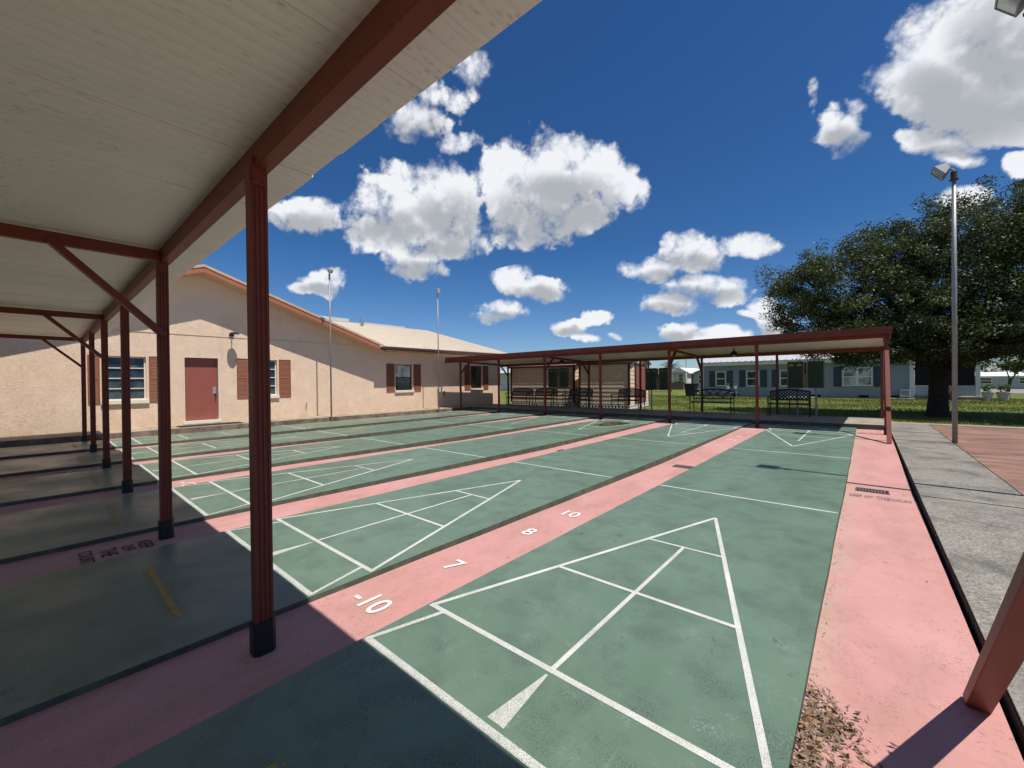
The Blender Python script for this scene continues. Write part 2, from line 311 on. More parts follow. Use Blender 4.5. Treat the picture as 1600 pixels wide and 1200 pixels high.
DKBROWN = plain('dark_brown_trim', (0.05, 0.022, 0.018), 0.6, 0.15, 6)
RUSTROOF = plain('rust_pink_metal_roof', (0.34, 0.16, 0.12), 0.5, 0.15, 3)
WHITEROOF = plain('white_metal_roofing', (0.47, 0.485, 0.49), 0.4, 0.06, 2)
LATTICE = plain('white_lattice_paint', (0.72, 0.70, 0.66), 0.6, 0.06, 6)
BLUESIDE = plain('blue_grey_siding', (0.275, 0.308, 0.33), 0.6, 0.06, 2)
BLUESHUT = plain('slate_blue_shutter', (0.035, 0.055, 0.085), 0.6, 0.1, 5)
WHITE = plain('white_vinyl_trim', (0.72, 0.73, 0.73), 0.5, 0.04, 4)
SCREEN = plain('black_porch_screen', (0.006, 0.006, 0.007), 0.8, 0.3, 6)
KNEE = plain('grey_white_panel', (0.42, 0.46, 0.50), 0.6, 0.1, 3)
BARK = plain('dark_oak_bark', (0.045, 0.036, 0.028), 0.95, 0.4, 9, 0.9, 16, 0, 0.2)
BARK2 = plain('pale_myrtle_bark', (0.16, 0.10, 0.07), 0.9, 0.3, 9, 0.4, 20)
OAKLEAF = m_leaf('oak_foliage', (0.032, 0.050, 0.014), (0.060, 0.082, 0.022), (0.115, 0.132, 0.048))
MYRTLE = m_leaf('bright_green_foliage', (0.06, 0.10, 0.025), (0.09, 0.13, 0.035), (0.13, 0.16, 0.05))
PALMLEAF = m_leaf('palm_foliage', (0.04, 0.06, 0.025), (0.06, 0.08, 0.03), (0.09, 0.10, 0.04))
BLADE = m_leaf('grass_blades', (0.105, 0.135, 0.022), (0.155, 0.18, 0.032), (0.24, 0.23, 0.07), 0.5)
def m_dry():
    t = NT('dry_leaf_brown'); v = t.N.new('ShaderNodeTexVoronoi'); v.inputs['Scale'].default_value = 38; t.L.new(t.geo.outputs['Position'], v.inputs['Vector'])
    sp = t.N.new('ShaderNodeSeparateColor'); t.L.new(v.outputs['Color'], sp.inputs[0])
    c = t.mix(sp.outputs[0], (0.08, 0.046, 0.022), (0.30, 0.20, 0.11)); c = t.mix(t.range(sp.outputs[1], 0.7, 0.8), c, (0.17, 0.14, 0.105)); t.base(c); t.rough(0.8); return t.m
DRY = m_dry()
BINP = plain('dark_navy_plastic', (0.012, 0.016, 0.028), 0.45, 0.2, 8)
CREAM = plain('cream_siding', (0.62, 0.60, 0.54), 0.6, 0.05, 3)
ROOFTAN = plain('tan_shingle_roof', (0.40, 0.31, 0.24), 0.8, 0.15, 6)
CLAY = plain('pale_grey_pot', (0.45, 0.43, 0.40), 0.8, 0.15, 10)
REDORN = plain('red_enamel', (0.35, 0.02, 0.03), 0.4, 0.1, 10)
ASPHALT = plain('pale_road_asphalt', (0.22, 0.20, 0.19), 0.85, 0.12, 0.6, 0.2, 60)
GRATE = plain('dull_iron_grate', (0.085, 0.082, 0.082), 0.7, 0.2, 20)
DARKIN = plain('dark_interior', (0.008, 0.008, 0.009), 0.9, 0.2, 5)
LENS = m_glass('lamp_glass', (0.22, 0.21, 0.17))

# ------------------------------------------------------------------ mesh builder
class MB:
    def __init__(s): s.v = []; s.f = []; s.mi = []
    def face(s, pts, m=0):
        b = len(s.v); s.v += [tuple(p) for p in pts]; s.f.append(tuple(range(b, b+len(pts)))); s.mi.append(m)
    def mesh(s, vs, fs, m=0):
        b = len(s.v); s.v += [tuple(p) for p in vs]
        for f in fs: s.f.append(tuple(i+b for i in f)); s.mi.append(m)
    def box(s, x0, x1, y0, y1, z0, z1, m=0, top=None):
        vs = [(x0,y0,z0),(x1,y0,z0),(x1,y1,z0),(x0,y1,z0),(x0,y0,z1),(x1,y0,z1),(x1,y1,z1),(x0,y1,z1)]
        s.mesh(vs, [(0,3,2,1),(0,1,5,4),(1,2,6,5),(2,3,7,6),(3,0,4,7)], m); s.mesh(vs, [(4,5,6,7)], m if top is None else top)
        return s
    def beam(s, a, b, w, h, up=(0,0,1), m=0):
        a = Vector(a); b = Vector(b); d = (b-a).normalized(); u = Vector(up); r = d.cross(u)
        if r.length < 1e-5: r = d.cross(Vector((1,0,0)))
        r.normalize(); u = r.cross(d).normalized()
        vs = []
        for p in (a, b):
            for i, j in ((-1,-1),(1,-1),(1,1),(-1,1)): vs.append(p+r*(i*w/2)+u*(j*h/2))
        s.mesh(vs, [(0,1,2,3),(4,7,6,5),(0,4,5,1),(1,5,6,2),(2,6,7,3),(3,7,4,0)], m); return s
    def tube(s, pts, rad, n=8, m=0, cap=True):
        pts = [Vector(p) for p in pts]; k = len(pts)
        if isinstance(rad, (int, float)): rad = [rad]*k
        vs = []; r0 = None
        for i, p in enumerate(pts):
            d = (pts[min(i+1, k-1)]-pts[max(i-1, 0)]).normalized()
            if r0 is None: r0 = d.cross(Vector((0.3, 0.5, 0.81)))
            r0 = (r0-d*r0.dot(d)).normalized(); u = d.cross(r0)
            for j in range(n):
                t = 2*math.pi*j/n; vs.append(p+(r0*math.cos(t)+u*math.sin(t))*rad[i])
        fs = [(i*n+j, i*n+(j+1) % n, (i+1)*n+(j+1) % n, (i+1)*n+j) for i in range(k-1) for j in range(n)]
        if cap: fs += [tuple(range(n-1, -1, -1)), tuple((k-1)*n+j for j in range(n))]
        s.mesh(vs, fs, m); return s
    def lathe(s, prof, c=(0,0,0), n=16, m=0):
        vs = [(c[0]+r*math.cos(2*math.pi*j/n), c[1]+r*math.sin(2*math.pi*j/n), c[2]+z) for r, z in prof for j in range(n)]
        fs = [(i*n+j, i*n+(j+1) % n, (i+1)*n+(j+1) % n, (i+1)*n+j) for i in range(len(prof)-1) for j in range(n)]
        s.mesh(vs, fs, m); return s
    def prism(s, poly, ax, a0, a1, m=0):
        def P(q, t): return {'x': (t, q[0], q[1]), 'y': (q[0], t, q[1]), 'z': (q[0], q[1], t)}[ax]
        n = len(poly); vs = [P(q, a0) for q in poly]+[P(q, a1) for q in poly]
        s.mesh(vs, [tuple(range(n-1, -1, -1)), tuple(range(n, 2*n))]+[(i, (i+1) % n, n+(i+1) % n, n+i) for i in range(n)], m); return s
    def build(s, name, mats, parent=None, base=None, smooth=False, bevel=0.0):
        if not isinstance(mats, (list, tuple)): mats = [mats]
        off = Vector(base) if base else Vector((0,0,0))
        if parent:
            r = parent
            while r.parent: r = r.parent
            off = Vector(r.location)
        me = bpy.data.meshes.new(name); me.from_pydata([(v[0]-off.x, v[1]-off.y, v[2]-off.z) for v in s.v], [], s.f)
        for m in mats: me.materials.append(m)
        me.polygons.foreach_set('material_index', s.mi)
        bm = bmesh.new(); bm.from_mesh(me); bmesh.ops.recalc_face_normals(bm, faces=bm.faces) if bevel or smooth else None
        bm.to_mesh(me); bm.free()
        if smooth: me.polygons.foreach_set('use_smooth', [True]*len(me.polygons))
        me.update(); o = bpy.data.objects.new(name, me); COL.objects.link(o)
        if parent: o.parent = parent
        elif base: o.location = off
        if bevel:
            md = o.modifiers.new('bevel', 'BEVEL'); md.width = bevel; md.segments = 2; md.limit_method = 'ANGLE'
        return o
def tag(o, label=None, cat=None, group=None, kind=None):
    for k, v in (('label', label), ('category', cat), ('group', group), ('kind', kind)):
        if v: o[k] = v
    return o
def thing(name, label, cat, loc=(0,0,0), rz=0.0, group=None):
    o = bpy.data.objects.new(name, None); o.empty_display_size = 0.2; COL.objects.link(o)
    o.location = loc; o.rotation_euler = (0, 0, rz); return tag(o, label, cat, group)
def copy_tree(o, parent=None):
    c = o.copy(); COL.objects.link(c)
    if parent: c.parent = parent
    for ch in list(o.children): copy_tree(ch, c)
    return c
def fast_mesh(name, verts, nper, mat, parent=None, base=None, kind=None):
    verts = np.asarray(verts, dtype=np.float32).reshape(-1, 3); nf = len(verts)//nper
    off = np.zeros(3, np.float32)
    if parent: off = np.array(parent.location, np.float32)
    elif base is not None: off = np.array(base, np.float32)
    verts = verts-off
    me = bpy.data.meshes.new(name); me.vertices.add(len(verts)); me.vertices.foreach_set('co', verts.ravel())
    me.loops.add(len(verts)); me.loops.foreach_set('vertex_index', np.arange(len(verts), dtype=np.int32))
    me.polygons.add(nf); me.polygons.foreach_set('loop_start', np.arange(0, len(verts), nper, dtype=np.int32))
    me.update(calc_edges=True); me.materials.append(mat)
    o = bpy.data.objects.new(name, me); COL.objects.link(o)
    if parent: o.parent = parent
    elif base is not None: o.location = base
    return o
def text_geo(s, size):
    cu = bpy.data.curves.new('txt', 'FONT'); cu.body = s; cu.size = size; cu.align_x = 'CENTER'; cu.align_y = 'CENTER'
    cu.resolution_u = 3; cu.offset = 0.011*size
    o = bpy.data.objects.new('txt', cu); COL.objects.link(o); bpy.context.view_layer.update()
    dg = bpy.context.evaluated_depsgraph_get(); me = bpy.data.meshes.new_from_object(o.evaluated_get(dg))
    vs = [tuple(v.co) for v in me.vertices]; fs = [tuple(p.vertices) for p in me.polygons]
    bpy.data.objects.remove(o); bpy.data.curves.remove(cu); bpy.data.meshes.remove(me); return vs, fs
def add_text(mb, s, size, x, y, z, rot=0.0, m=0, sx=1.0, sy=1.0):
    vs, fs = text_geo(s, size); c, d = math.cos(rot), math.sin(rot)
    mb.mesh([(x+(v[0]*sx*c-v[1]*sy*d), y+(v[0]*sx*d+v[1]*sy*c), z) for v in vs], fs, m)

# ------------------------------------------------------------------ ground
b = MB(); b.face([(-300,-200,-0.16),(300,-200,-0.16),(300,400,-0.16),(-300,400,-0.16)]); g = b.build('ground', LAWN)
tag(g, 'flat grassy ground reaching out to the horizon', 'ground', kind='structure')
b = MB()
nx, ny = 60, 40
xs = np.linspace(-55, 45, nx); ys = np.linspace(15.78, 95, ny)
vs = [(x, y, -0.015+0.02*math.sin(x*0.7+y*0.31)*math.sin(y*0.5)*(1 if y > 16 else 0)) for y in ys for x in xs]
b.mesh(vs, [(j*nx+i, j*nx+i+1, (j+1)*nx+i+1, (j+1)*nx+i) for j in range(ny-1) for i in range(nx-1)])
tag(b.build('lawn', LAWN, smooth=True), 'sunny green lawn behind the benches', 'lawn', kind='structure')
b = MB(); b.box(8.0, 45, 47, 62, -0.1, 0.022); tag(b.build('road', ASPHALT), 'pale road beyond the lawn on the right', 'road', kind='structure')

# courts
LX = [0.0, -2.46, -4.93, -7.42, -9.92, -12.42]; CW = 1.79; FT = 0.3048; UX = CW/6.0
DEP = [0.034, 0.034, 0.040, 0.044, 0.048, 0.05, 0.05]
def gz_(k, y):   # the gutters fall from both ends to the drain grates in the middle
    return -(DEP[k]+0.058*max(0.0, 1-abs(y-5.9)/5.9))
Y0, Y1 = -2.55, 13.32; LW = 0.033; ZL = 0.0012
ordinal = ['right-hand', 'second', 'third', 'fourth', 'fifth', 'sixth']
def strip(mb, a, c, w, z=ZL, m=1):
    a = Vector((a[0], a[1], 0)); c = Vector((c[0], c[1], 0)); d = (c-a).normalized(); n = Vector((-d.y, d.x, 0))*w/2
    mb.face([(p.x, p.y, z) for p in (a-n, c-n, c+n, a+n)], m)
for k, x0 in enumerate(LX):
    mb = MB()
    # slab with slightly ragged edges
    nseg = 90; yy = np.linspace(Y0, Y1, nseg)
    jl = np.convolve(rng.normal(0, 0.0045, nseg), [.2,.3,.3,.2], 'same'); jr = np.convolve(rng.normal(0, 0.0045, nseg), [.2,.3,.3,.2], 'same')
    for i in range(nseg-1):
        a, c = yy[i], yy[i+1]; l0, l1 = x0-0.012+jl[i], x0-0.012+jl[i+1]; r0, r1 = x0+CW+0.012+jr[i], x0+CW+0.012+jr[i+1]
        mb.face([(l0,a,0),(r0,a,0),(r1,c,0),(l1,c,0)], 0)
        mb.face([(r0,a,-0.15),(r1,c,-0.15),(r1,c,0),(r0,a,0)], 2); mb.face([(l1,c,-0.15),(l0,a,-0.15),(l0,a,0),(l1,c,0)], 2)
    mb.face([(x0,Y0,-0.15),(x0+CW,Y0,-0.15),(x0+CW,Y0,0),(x0,Y0,0)], 2)
    for end in (0, 1):
        def T(x, y, end=end): return (x0+x*UX, (y if end == 0 else 39-y)*FT)
        z = ZL
        strip(mb, T(0, 0.1), T(6, 0.1), 0.038, z); strip(mb, T(0, 1.5), T(6, 1.5), LW, z+0.0002)
        strip(mb, T(0.05, 1.5), T(3, 10.5), LW*0.92, z+0.0005); strip(mb, T(5.95, 1.5), T(3, 10.5), LW*0.92, z+0.0007)
        strip(mb, T(1, 4.5), T(5, 4.5), LW*0.9, z+0.0010); strip(mb, T(2, 7.5), T(4, 7.5), LW*0.8, z+0.0010)
        strip(mb, T(3, 1.5), T(3, 7.5), LW*0.8, z+0.0012)
        strip(mb, T(0.03, 0.06), T(0.42, 1.45), LW*0.85, z+0.0014); strip(mb, T(5.97, 0.06), T(5.58, 1.45), LW*0.85, z+0.0014)
        mb.face([(*T(2.85, 0.24), z), (*T(3.15, 0.24), z), (*T(3.02, 1.38), z), (*T(2.98, 1.38), z)], 1)
        strip(mb, T(0, 13.5), T(6, 13.5), 0.032, z)
        # yellow disc ruler with tick dots
        yc = -0.575 if end == 0 else 39*FT+0.575
        mb.face([(x0+0.41, yc-0.016, z), (x0+1.43, yc-0.016, z), (x0+1.43, yc+0.016, z), (x0+0.41, yc+0.016, z)], 3)
        for q in range(26):
            xx = x0+0.40+q*0.0415
            for s_ in (-1, 1):
                yq = yc+s_*0.036; mb.face([(xx-0.006, yq-0.006, z), (xx+0.006, yq-0.006, z), (xx+0.006, yq+0.006, z), (xx-0.006, yq+0.006, z)], 3)
    o = mb.build('shuffleboard_court', [GREEN, LINE, SIDE, YELLOW])
    tag(o, ('right-hand green shuffleboard lane beside the wide pink edge' if k == 0 else '%s green shuffleboard lane counted from the right' % ordinal[k]), 'court', 'green shuffleboard lanes', 'structure')
# gutters
GX = [(CW-0.03, 2.438)]+[(x-0.70, x+0.03) for x in LX[:]]
for k, (a, c) in enumerate(GX):
    mb = MB(); gy = [Y0, 0.0]+[0.59*i for i in range(1, 20)]+[11.8, Y1]
    for i in range(len(gy)-1): mb.face([(a,gy[i],gz_(k,gy[i])),(c,gy[i],gz_(k,gy[i])),(c,gy[i+1],gz_(k,gy[i+1])),(a,gy[i+1],gz_(k,gy[i+1]))], 0)
    mb.face([(c,Y0,-0.16),(c,Y1,-0.16),(c,Y1,gz_(k,Y1))]+[(c,q,gz_(k,q)) for q in reversed(gy[:-1])], 0)
    cx = (a+c)/2 if k else 2.11
    if k in (1, 3):
        m = 1
        for t, y in (('-10', 0.26), ('7', 0.95), ('8', 1.87), ('10', 2.56)):
            if k == 1: add_text(mb, t, 0.235, cx-0.03, y, gz_(k, y)+0.006, 0, 1, 0.95, 1.0)
            elif t == '-10': add_text(mb, t, 0.235, cx, y, gz_(k, y)+0.006, 0, 1)
            add_text(mb, t, 0.235, cx, 39*FT-y, gz_(k, 39*FT-y)+0.006, math.pi, 1)
    if k in (0, 2, 4, 6):
        mt = 3 if k == 0 else 2
        if k == 0:
            for t, dx, sz in (('KEEP', -0.205, 0.125), ('OFF', -0.085, 0.105), ('THE', 0.045, 0.15), ('COURT', 0.205, 0.115)):
                add_text(mb, t, sz*1.5, cx+dx, 5.42, gz_(k, 5.42)+0.006, 0, mt, 0.30, 1.0)
                add_text(mb, t, sz*1.5, cx+dx, 12.45, gz_(k, 12.45)+0.004, math.pi, mt, 0.36, 1.05)
        else:
            for t, dy, sz in (('KEEP', 0, 0.135), ('OFF', -0.11, 0.12), ('THE', -0.23, 0.15), ('COURT', -0.36, 0.125)):
                add_text(mb, t, sz, cx+0.02, -0.50+dy, gz_(k, -0.5)+0.004, 0, mt, 0.82, 0.95)
    o = mb.build('pink_gutter', [PINK, WHITE_NUM, STENCIL, STENCIL_FADED])
    lab = ['wide pink edge strip with faded stencil beside the concrete walkway', 'pink gutter with white numbers -10, 7, 8 and 10', 'second pink gutter from the near post with black stencil',
           'third pink gutter between the green lanes', 'fourth pink gutter with black stencil under the canopy', 'fifth pink gutter between the green lanes', 'pink gutter along the clubhouse curb'][k]
    tag(o, lab, 'gutter', 'pink gutters between the lanes', 'structure')
# dark joint, walkway, patio
b = MB(); b.box(2.40, 3.42, -4.5, 15.3, -0.17, -0.115); tag(b.build('soil_joint', SOIL), 'dark soil filled gap beside the pink edge', 'soil', kind='structure')
b = MB(); y = -4.4
for ln in (2.5, 2.6, 2.3, 2.45, 2.5, 2.4, 2.5, 2.65):
    zt_ = 0.004+random.uniform(-0.004, 0.004); b.box(2.466, 3.335, y, y+ln-0.014, -0.12, zt_); b.box(2.462, 2.4655, y, y+ln-0.014, -0.12, zt_-0.012, 1); y += ln
tag(b.build('walkway', [CONC, SOIL], bevel=0.006), 'grey exposed aggregate walkway beside the pink edge', 'walkway', kind='structure')
b = MB(); b.box(3.355, 12.5, -4.4, 15.25, -0.12, -0.004); tag(b.build('red_patio', PATIO), 'stained reddish concrete pad right of the walkway', 'patio', kind='structure')
b = MB(); b.box(2.475, 12.5, 15.27, 15.76, -0.12, 0.006); tag(b.build('edge_strip', SLABC), 'pale concrete strip along the lawn edge', 'pavement', kind='structure')
b = MB(); b.box(-13.9, 2.44, 13.34, 15.74, -0.15, 0.10, 0); b.box(-13.0, 2.45, 13.322, 13.338, -0.15, 0.085, 1)
tag(b.build('bench_platform', [SLABC, SIDE], bevel=0.0), 'raised concrete platform carrying the iron benches', 'platform', kind='structure')
b = MB(); b.box(-13.1, 2.44, -5.0, -2.57, -0.15, 0.10); tag(b.build('near_platform', SLABC), 'raised concrete platform behind the near lanes', 'platform', kind='structure')
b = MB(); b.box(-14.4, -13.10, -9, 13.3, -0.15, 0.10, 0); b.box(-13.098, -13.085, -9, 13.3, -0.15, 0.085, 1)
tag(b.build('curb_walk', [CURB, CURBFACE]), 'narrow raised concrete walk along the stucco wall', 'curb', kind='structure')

# puddle: a shallow sheet of water
pts = []
for i in range(40):
    t = 2*math.pi*i/40; r = 1+0.16*math.sin(3*t+1)+0.1*math.sin(5*t)
    pts.append((-3.98+0.36*r*math.cos(t), 10.55+0.72*r*math.sin(t), 0.0085))
t_ = NT('shallow_stained_water'); t_.base(t_.mix(t_.range(t_.noise(4, 4), 0.4, 0.6), (0.05, 0.06, 0.025), (0.07, 0.075, 0.03))); t_.rough(0.08)
b = MB(); b.face(pts); tag(b.build('puddle', t_.m), 'shallow stained puddle on the third green lane', 'puddle', kind='structure')

# ------------------------------------------------------------------ drain grates
def grate(x, y, z, label):
    o = thing('drain_grate', label, 'drain grate', (x, y, z), 0, 'drain grates in the pink gutters')
    f = MB(); f.box(x-0.16, x+0.16, y-0.095, y-0.08, z, z+0.008); f.box(x-0.16, x+0.16, y+0.08, y+0.095, z, z+0.008)
    f.box(x-0.16, x-0.145, y-0.08, y+0.08, z, z+0.008); f.box(x+0.145, x+0.16, y-0.08, y+0.08, z, z+0.008); f.build('frame', GRATE, o)
    f = MB(); f.box(x-0.145, x+0.145, y-0.08, y+0.08, z-0.001, z+0.002); f.build('opening', DARKIN, o)
    f = MB()
    for i in range(9): f.box(x-0.132+i*0.03, x-0.113+i*0.03, y-0.08, y+0.08, z+0.003, z+0.007)
    f.build('bars', GRATE, o)
grate(2.06, 5.80, gz_(0, 5.75)+0.003, 'slotted drain grate in the wide pink edge strip')
grate(-0.27, 5.85, gz_(1, 5.85)+0.003, 'drain grate in the pink gutter with white numbers')
grate(-2.68, 6.0, gz_(2, 6.0)+0.003, 'drain grate in the second pink gutter, farthest left')

# ------------------------------------------------------------------ canopies
PX = [2.36]+[x-0.335 for x in LX]
def fluted_post(mb, x, y, z0, z1, w=0.066, d=0.082, m=0):
    # square post with shallow flutes on the wide faces
    hw, hd = w/2, d/2; g_ = 0.006
    right = [(hw, -hd)]
    for c in (-0.022, 0, 0.022): right += [(hw, c-0.007), (hw-g_, c-0.004), (hw-g_, c+0.004), (hw, c+0.007)]
    right += [(hw, hd)]
    left = [(-q[0], q[1]) for q in reversed(right)]
    poly = [(x+p, y+q) for p, q in right+left]
    mb.prism(poly, 'z', z0, z1, m)
def brace(name, a, c, w, h, root): b_ = MB(); b_.beam(a, c, w, h, (1,0,0)); return b_.build(name, RED, root, bevel=0.004)
def canopy_post(root, x, y, z0, z1, boot=True):
    mb = MB(); fluted_post(mb, x, y, z0, z1); o = mb.build('post', RED, root)
    if boot:
        k = MB(); k.box(x-0.046, x-0.034, y-0.04, y+0.04, z1-0.10, z1-0.004); k.build('side_plate', RED, o); k = MB(); k.box(x+0.034, x+0.040, y-0.035, y+0.035, z1-0.085, z1+0.055)
        for bz in (z1-0.06, z1+0.03):
            for by in (y-0.022, y+0.022): k.tube([(x+0.040, by, bz), (x+0.047, by, bz)], 0.008, 6)
        k.build('bracket', RED, o)
        k = MB(); w, d = 0.043, 0.053; k.prism([(x-w,y-d+0.02),(x-w+0.012,y-d),(x+w-0.02,y-d),(x+w,y-d+0.02),(x+w,y+d-0.02),(x+w-0.02,y+d),(x-w+0.02,y+d),(x-w,y+d-0.02)], 'z', z0-0.01, z0+0.165)
        k.build('post_boot', BOOT, o)
    return o
def roof_pans(mb, x0, x1, y0, y1, z, slope=0.0, thick=0.05):
    x = x1; i = 0
    while x > x0+0.05:
        w = 0.358; a = max(x0, x-w); e = rng.normal(0, 0.0025); dz = rng.normal(0, 0.0015)
        ym = y1+e; yb = y0+e
        zf = z+dz; zb = z+dz+slope*(y1-y0)
        vs = [(a+0.0012,yb,zb),(x-0.0012,yb,zb),(x-0.0012,ym,zf),(a+0.0012,ym,zf),(a+0.0012,yb,zb+thick),(x-0.0012,yb,zb+thick),(x-0.0012,ym,zf+thick),(a+0.0012,ym,zf+thick)]
        mb.mesh(vs, [(0,3,2,1),(4,5,6,7),(0,1,5,4),(1,2,6,5),(2,3,7,6),(3,0,4,7)])
        vs = [(x-0.006,yb+0.01,zb+0.012),(x+0.006,yb+0.01,zb+0.012),(x+0.006,ym-0.01,zf+0.012),(x-0.006,ym-0.01,zf+0.012)]; mb.mesh(vs, [(0,3,2,1)])
        x -= w; i += 1
# near canopy
root = thing('shade_canopy', 'near canopy with white pan roof overhead on dark red fluted posts', 'canopy', (2.36, -0.34, 0.0), 0, 'red steel canopies over the courts')
mb = MB(); roof_pans(mb, -13.12, 2.75, -4.15, -0.014, 2.582, 0.0005, 0.035); mb.build('roof_deck', CEIL, root)
mb = MB(); mb.box(-13.1, 2.72, -0.362, -0.288, 2.455, 2.577); mb.build('beam', RED, root, bevel=0.004)
mb = MB(); mb.box(-13.1, 2.72, -3.90, -3.82, 2.455, 2.577); mb.build('beam', RED, root, bevel=0.004)
for k, x in enumerate(PX):
    z0 = -DEP[k]
    canopy_post(root, x-0.03, -0.345, z0, 2.452); canopy_post(root, x, -3.86, 0.10, 2.452, False)
    if k in (2, 4, 6):
        mb = MB(); mb.box(x-0.03, x+0.03, -3.815, -0.366, 2.465, 2.555); mb.build('cross_beam', RED, root, bevel=0.003)
        brace('brace', (x, -0.34, 1.80), (x, -1.03, 2.50), 0.05, 0.095, root)
        brace('brace', (x, -3.84, 1.80), (x, -3.16, 2.50), 0.05, 0.095, root)
brace('stay_brace', (2.362, 1.515, -0.055), (2.365, -0.29, 1.75), 0.055, 0.075, root)
# far canopy
root = thing('shade_canopy', 'far canopy with red fascia sheltering the iron benches and scoreboards', 'canopy', (2.36, 12.2, 0.0), 0, 'red steel canopies over the courts')
mb = MB(); roof_pans(mb, -13.5, 2.44, 11.99, 15.95, 2.30, -0.0, 0.05)
for i in range(len(mb.v)):
    v = mb.v[i]; mb.v[i] = (v[0], v[1], v[2]+0.16-0.045*(v[1]-11.99))
mb.build('roof_deck', CEIL, root)
mb = MB(); mb.box(-13.55, 2.47, 11.93, 11.985, 2.385, 2.545); mb.build('fascia', RED, root, bevel=0.004)
mb = MB(); mb.box(-13.85, 2.42, 12.155, 12.245, 2.30, 2.43); mb.build('beam', RED, root, bevel=0.004)
mb = MB(); mb.box(-13.3, 2.42, 15.62, 15.70, 2.15, 2.275); mb.build('beam', RED, root, bevel=0.004)
mb = MB(); mb.face([(2.452,11.99,2.33),(2.452,15.95,2.16),(2.452,15.95,2.37),(2.452,11.99,2.54)]); mb.face([(2.465,11.99,2.33),(2.465,11.99,2.54),(2.465,15.95,2.37),(2.465,15.95,2.16)])
mb.face([(2.452,11.99,2.33),(2.465,11.99,2.33),(2.465,15.95,2.16),(2.452,15.95,2.16)]); mb.face([(2.452,11.99,2.54),(2.452,15.95,2.37),(2.465,15.95,2.37),(2.465,11.99,2.54)]); mb.build('side_fascia', RED, root)
for k, x in enumerate(PX):
    canopy_post(root, x, 12.2, -DEP[k], 2.298); canopy_post(root, x, 15.66, 0.10, 2.148, False)
    if k in (2, 4, 6):
        mb = MB(); mb.beam((x, 12.25, 2.33), (x, 15.615, 2.20), 0.06, 0.075); mb.build('cross_beam', RED, root)
        brace('brace', (x, 12.22, 1.76), (x, 12.82, 2.30), 0.05, 0.08, root); brace('brace', (x, 15.63, 1.66), (x, 15.04, 2.21), 0.05, 0.08, root)
brace('stay_brace', (2.365, 10.55, -0.05), (2.375, 12.16, 1.98), 0.06, 0.08, root)
mb = MB(); mb.tube([(2.33,12.19,1.98),(2.33,12.19,1.05)], 0.022, 8); mb.build('conduit', GALV, root)

# ------------------------------------------------------------------ clubhouse
WX = -14.2; EX = -13.6
club = thing('clubhouse', 'long peach stucco clubhouse with tan metal roof and brown red shutters', 'building', (WX, 2.35, 0.0))
wins = [(0.10, 1.02, 0.93, 2.20, 'a'), (3.72, 4.60, 0.95, 2.22, 'a'), (9.55, 10.47, 1.0, 2.19, 'h'), (14.25, 15.10, 1.0, 2.22, 'h'), (-6.2, -5.3, 0.93, 2.2, 'a')]
door = (1.90, 2.84, 0.16, 2.25)
holes = [w[:4] for w in wins]+[door]
mb = MB(); ys = sorted(set([-9.0, 16.6]+[h[0] for h in holes]+[h[1] for h in holes])); zs = sorted(set([0.0, 2.76]+[h[2] for h in holes]+[h[3] for h in holes]))
for i in range(len(ys)-1):
    for j in range(len(zs)-1):
        yc, zc = (ys[i]+ys[i+1])/2, (zs[j]+zs[j+1])/2
        if any(h[0] < yc < h[1] and h[2] < zc < h[3] for h in holes): continue
        mb.face([(WX,ys[i],zs[j]),(WX,ys[i+1],zs[j]),(WX,ys[i+1],zs[j+1]),(WX,ys[i],zs[j+1])])
for (a, c, d, e) in holes:
    D = WX-0.17
    mb.face([(WX,a,d),(WX,a,e),(D,a,e),(D,a,d)]); mb.face([(WX,c,d),(D,c,d),(D,c,e),(WX,c,e)])
    mb.face([(WX,a,e),(WX,c,e),(D,c,e),(D,a,e)]); mb.face([(WX,a,d),(D,a,d),(D,c,d),(WX,c,d)])
SL = 0.342; PKY, PKZ = 2.35, 4.96
gz = lambda y: PKZ-SL*abs(y-PKY)
yr = PKY+(PKZ-2.76)/SL; yl = PKY-(PKZ-2.76)/SL
mb.face([(WX,yl,2.76),(WX,yr,2.76),(WX,PKY,PKZ)])
mb.face([(WX,16.6,0),(-29,16.6,0),(-29,16.6,2.76),(WX,16.6,2.76)]); mb.face([(WX,16.6,2.76),(-29,16.6,2.76),(-21.4,16.6,4.85)])
mb.face([(-29,-9,0),(WX,-9,0),(WX,-9,2.76),(-29,-9,2.76)]); mb.face([(-29,16.6,0),(-29,-9,0),(-29,-9,2.76),(-29,16.6,2.76)])
mb.build('wall', STUCCO, club)
mb = MB(); mb.box(WX, WX+0.014, -9, 16.6, 2.935, 2.95) if False else mb.box(WX, WX+0.012, -3.0, 7.6, 2.93, 2.945); mb.build('wall_joint_trim', TRIMTAN, club)
